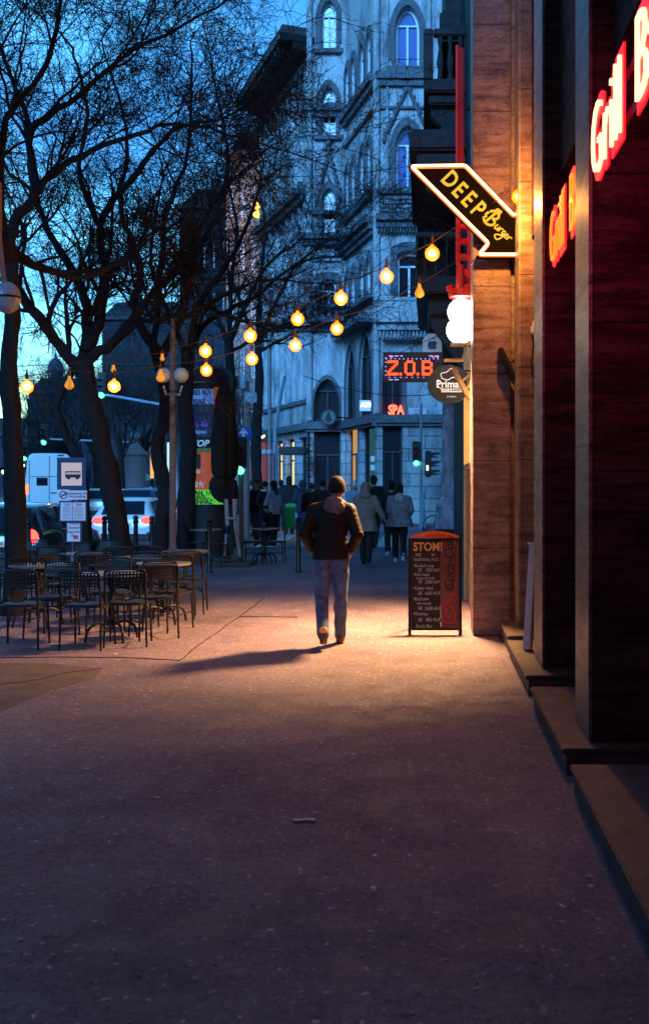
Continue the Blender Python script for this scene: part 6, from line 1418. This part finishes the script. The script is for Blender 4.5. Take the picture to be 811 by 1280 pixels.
    if C_.get('hood'):
        hd_ = MB(); nk = J['neck']; 
        if C_['hood'] == 'down':
            pts = [nk+Vector((math.cos(a)*.085, math.sin(a)*.07-.01, .0+.03*math.sin(a))) for a in [R(-250+320*i/16) for i in range(17)]]
            cap(hd_, pts, [.034]*17, 10); hd_.sph(nk+Vector((0,-.085,-.035)), (.115,.055,.09), 14, 10); hd_.sph(nk+Vector((0,-.08,.035)), (.09,.05,.05), 14, 10); hd_.sph(nk+Vector((.035,-.11,-.05)), (.05,.03,.08), 10, 8)
        else:
            h_ = J['head']; hd_.sph(h_+Vector((0,-.03,.01)), (.118,.125,.145), 16, 12); hd_.sph(nk+Vector((0,-.05,.02)), (.13,.10,.09), 14, 10)
        fuse(hd_, 'hood', C_.get('hoodm', C_['coat']), t, .010, 4)
    if C_.get('hair'):
        hr = MB(); h_ = J['head']; kind = C_['hair']
        if kind == 'hat': hr.sph(h_+Vector((0,-.012,.035)), (.092,.112,.108), 16, 12); hr.tube([h_+Vector((0,-.012,.02)), h_+Vector((0,-.014,-.03))], [.096,.094], 16)
        elif kind == 'bob': hr.sph(h_+Vector((0,-.02,.03)), (.09,.112,.112), 16, 12); hr.sph(h_+Vector((0,-.055,-.06)), (.088,.06,.10), 14, 10)
        elif kind == 'pom': hr.sph(h_+Vector((0,-.012,.04)), (.095,.113,.12), 16, 12); hr.sph(h_+Vector((0,0,.175)), .035, 10, 8)
        else: hr.sph(h_+Vector((0,-.022,.032)), (.084,.105,.104), 16, 12); hr.sph(h_+Vector((0,-.06,-.03)), (.07,.05,.07), 12, 8)
        for i in range(60):
            a, b2 = rnd.uniform(0,6.28), rnd.uniform(-.1,1.4)
            if kind not in ('hat','pom'): hr.sph(h_+Vector((math.cos(a)*.086*math.cos(b2), -.02+math.sin(a)*.1*math.cos(b2)-.004, .03+.104*math.sin(b2))), .012, 6, 4)
        fuse(hr, 'hat' if kind in ('hat','pom') else 'hair', C_.get('hairm', M_hair), t, .009, 2)
    if C_.get('scarf'):
        sc_ = MB(); nk = J['neck']; cap(sc_, [nk+Vector((math.cos(a)*.075, math.sin(a)*.07, .04)) for a in [6.2832*i/12 for i in range(13)]], [.04]*13, 8); fuse(sc_, 'scarf', C_['scarf'], t, .012, 2)
    s_ = hgt/1.75; t.scale = (s_,s_,s_); t.location = loc if loc is not None else G(px,py); t.rotation_euler.z = R(heading); return t
def cloth(n_, c, var=.25, rough=.85, bump=.4, vs=14): return mat(n_, c, rough, var=var, vs=vs, bump=bump)
M_hair = cloth('dark_hair', (.015,.01,.008), .5); M_jk = mat('quilted_jacket', (.008,.0055,.0055), .65, var=.3, vs=6, bump=.2, spec=.3)
M_jeans = cloth('jeans', (.10,.14,.26), .55, .9, .5, 9); M_hoodg = cloth('grey_hood', (.16,.13,.14), .3); M_boot = cloth('brown_boot', (.20,.07,.03), .3, .5)
M_bk = cloth('black_cloth', (.012,.012,.014)); M_dk = cloth('dark_trousers', (.02,.02,.024)); M_bg = cloth('beige_coat', (.24,.23,.21)); M_gr = cloth('grey_coat', (.2,.23,.26), .55, .9, .9, 18)
M_lb = cloth('light_blue_jacket', (.3,.38,.47)); M_li = cloth('lilac_coat', (.35,.34,.5)); M_wh = cloth('white_wool', (.6,.62,.68)); M_br = cloth('brown_coat', (.09,.05,.045)); M_blu = cloth('blue_jeans', (.04,.07,.2))
M_dg = cloth('dark_grey_coat', (.05,.055,.07)); M_dr = cloth('dark_red_coat', (.05,.018,.02)); M_sh = cloth('black_shoe', (.012,.012,.012), .2, .4); M_ws = cloth('white_shoe', (.55,.55,.58), .2, .5)
# the walking man, seen from behind, hands in his jacket pockets, left heel lifting
man = person('man walking away in dark quilted jacket, grey hood and jeans, hands in pockets', 415, 808, 1.78,
    dict(pel=(-.005,0,.95), waist=(0,-.01,1.10), chest=(.0,.0,1.29), neck=(.035,.005,1.475), head=(.055,.03,1.625),
         shL=(-.165,-.01,1.405), shR=(.18,-.01,1.405), elL=(-.262,-.10,1.165), elR=(.275,-.09,1.16), wrL=(-.195,.06,.985), wrR=(.205,.06,.98),
         hipL=(-.085,0,.90), hipR=(.088,0,.90), kneeL=(-.105,.0,.50), kneeR=(.09,.07,.50), ankL=(-.055,-.30,.165), ankR=(.075,.20,.09)),
    dict(coat=M_jk, quilt=1, hem=.905, girth=1.0, shoulder=.215, sleeve=1.05, trousers=M_jeans, fit=.94, shoes=M_boot, hood='down', hoodm=M_hoodg, hair='hat', hairm=cloth('black_beanie', (.01,.009,.011)), heelL=-.85, wob=.07), voxel=.010, loc=Vector(((414-VX)*10.95/F, 10.95, 0)))
M_strap = M_bk
def bag(t, c, d, m, name='bag', strap=None):
    mb = MB(); mb.box(c, d, bev=min(d)*.3); o = mb.build(name, m, t, True); return o
W1 = dict(kneeL=(-.09,.12,.52), kneeR=(.09,-.02,.48), ankL=(-.08,.22,.09), ankR=(.08,-.18,.15))
W2 = dict(kneeL=(-.09,.0,.5), kneeR=(.09,.02,.5), ankL=(-.09,-.02,.09), ankR=(.09,.04,.09))
pc = dict(elL=(-.24,-.06,1.16), elR=(.26,-.05,1.16), wrL=(-.17,.14,1.0), wrR=(.19,.14,1.0))
person('woman in a hooded beige-grey coat walking just right of the man', 457, 706, 1.68, dict(W1, elR=(.30,-.04,1.18), wrR=(.40,.02,.98)), dict(coat=M_bg, hem=.72, flare=.06, girth=1.2, trousers=M_dk, shoes=M_sh, hood='up', sleeve=1.15), heading=-4)
person('tall person in a long black coat crossing behind the beige-coated woman', 466, 687, 1.86, dict(W1, head=(.02,.02,1.63)), dict(coat=M_bk, hem=.62, flare=.06, girth=1.38, trousers=M_dk, shoes=M_sh, hair='short', sleeve=1.2, shoulder=.24), heading=-8)
p = person('woman in a mottled grey parka walking away, right of the group', 499, 703, 1.66, dict(pc, **W1), dict(coat=M_gr, hem=.80, flare=.08, girth=1.38, trousers=M_bk, shoes=M_ws, hood='down', hoodm=cloth('pale_fur', (.4,.42,.45), .4), hair='bob', sleeve=1.2), heading=3)
person('dark-clad person mostly hidden behind the woman in the grey parka', 489, 694, 1.72, W2, dict(coat=M_bk, hem=.85, trousers=M_bk, shoes=M_ws, hair='short'), heading=5)
person('person in a lilac coat and white bobble hat far across the street', 443, 668, 1.66, W2, dict(coat=M_li, hem=.8, trousers=M_dk, shoes=M_sh, hair='pom', hairm=M_wh), heading=180)
person('dark figure whose head shows just left of the walking man', 403, 682, 1.74, W2, dict(coat=M_bk, hem=.85, girth=1.1, trousers=M_dk, shoes=M_sh, hair='hat', hairm=M_bk), heading=0)
person('person in a dark brown jacket and blue cap left of the walking man', 389, 679, 1.66, W2, dict(coat=M_dr, hem=.88, trousers=M_blu, shoes=M_sh, hair='hat', hairm=cloth('blue_cap', (.06,.08,.14))), heading=10)
person('person in a dark grey hooded coat walking away in the crowd', 378, 672, 1.72, W1, dict(coat=M_dg, hem=.8, trousers=M_blu, shoes=M_sh, hood='up'), heading=-5)
p = person('broad person in a black coat beside the green litter bin', 361, 668, 1.86, dict(W2, elL=(-.3,-.05,1.15), elR=(.3,-.05,1.15)), dict(coat=M_bk, hem=.72, girth=1.3, flare=.06, trousers=M_bk, shoes=M_sh, hair='bob', sleeve=1.25, shoulder=.25), heading=0)
p = person('woman in a light blue jacket with a dark shoulder bag, left of the crowd', 342, 682, 1.72, dict(W2, elL=(-.2,.12,1.12), wrL=(-.08,.28,1.05)), dict(coat=M_lb, hem=.85, trousers=M_bk, shoes=M_sh, hair='bob', hood='down', hoodm=M_dg), heading=62)
bag(p, (.2,-.16,1.1), (.16,.2,.42), M_bk, 'backpack')
person('dark-clad person facing the woman in the light blue jacket', 331, 682, 1.70, dict(W2, **pc), dict(coat=M_bk, hem=.82, trousers=M_bk, shoes=M_sh, hair='bob', scarf=M_wh), heading=-120)
person('person in a black coat and blue jeans at the left end of the crowd', 321, 681, 1.74, W1, dict(coat=M_bk, hem=.86, girth=1.1, trousers=M_blu, shoes=M_sh, hair='short'), heading=170)
person('small dark figure behind the light blue jacket, partly hidden', 351, 664, 1.74, W2, dict(coat=M_dg, hem=.8, trousers=M_bk, shoes=M_sh, hair='short'), heading=0)
person('dark figure far behind the poster column at the left of the crowd', 314, 664, 1.72, W2, dict(coat=M_br, hem=.8, trousers=M_bk, shoes=M_sh, hair='hat', hairm=M_bk), heading=20)
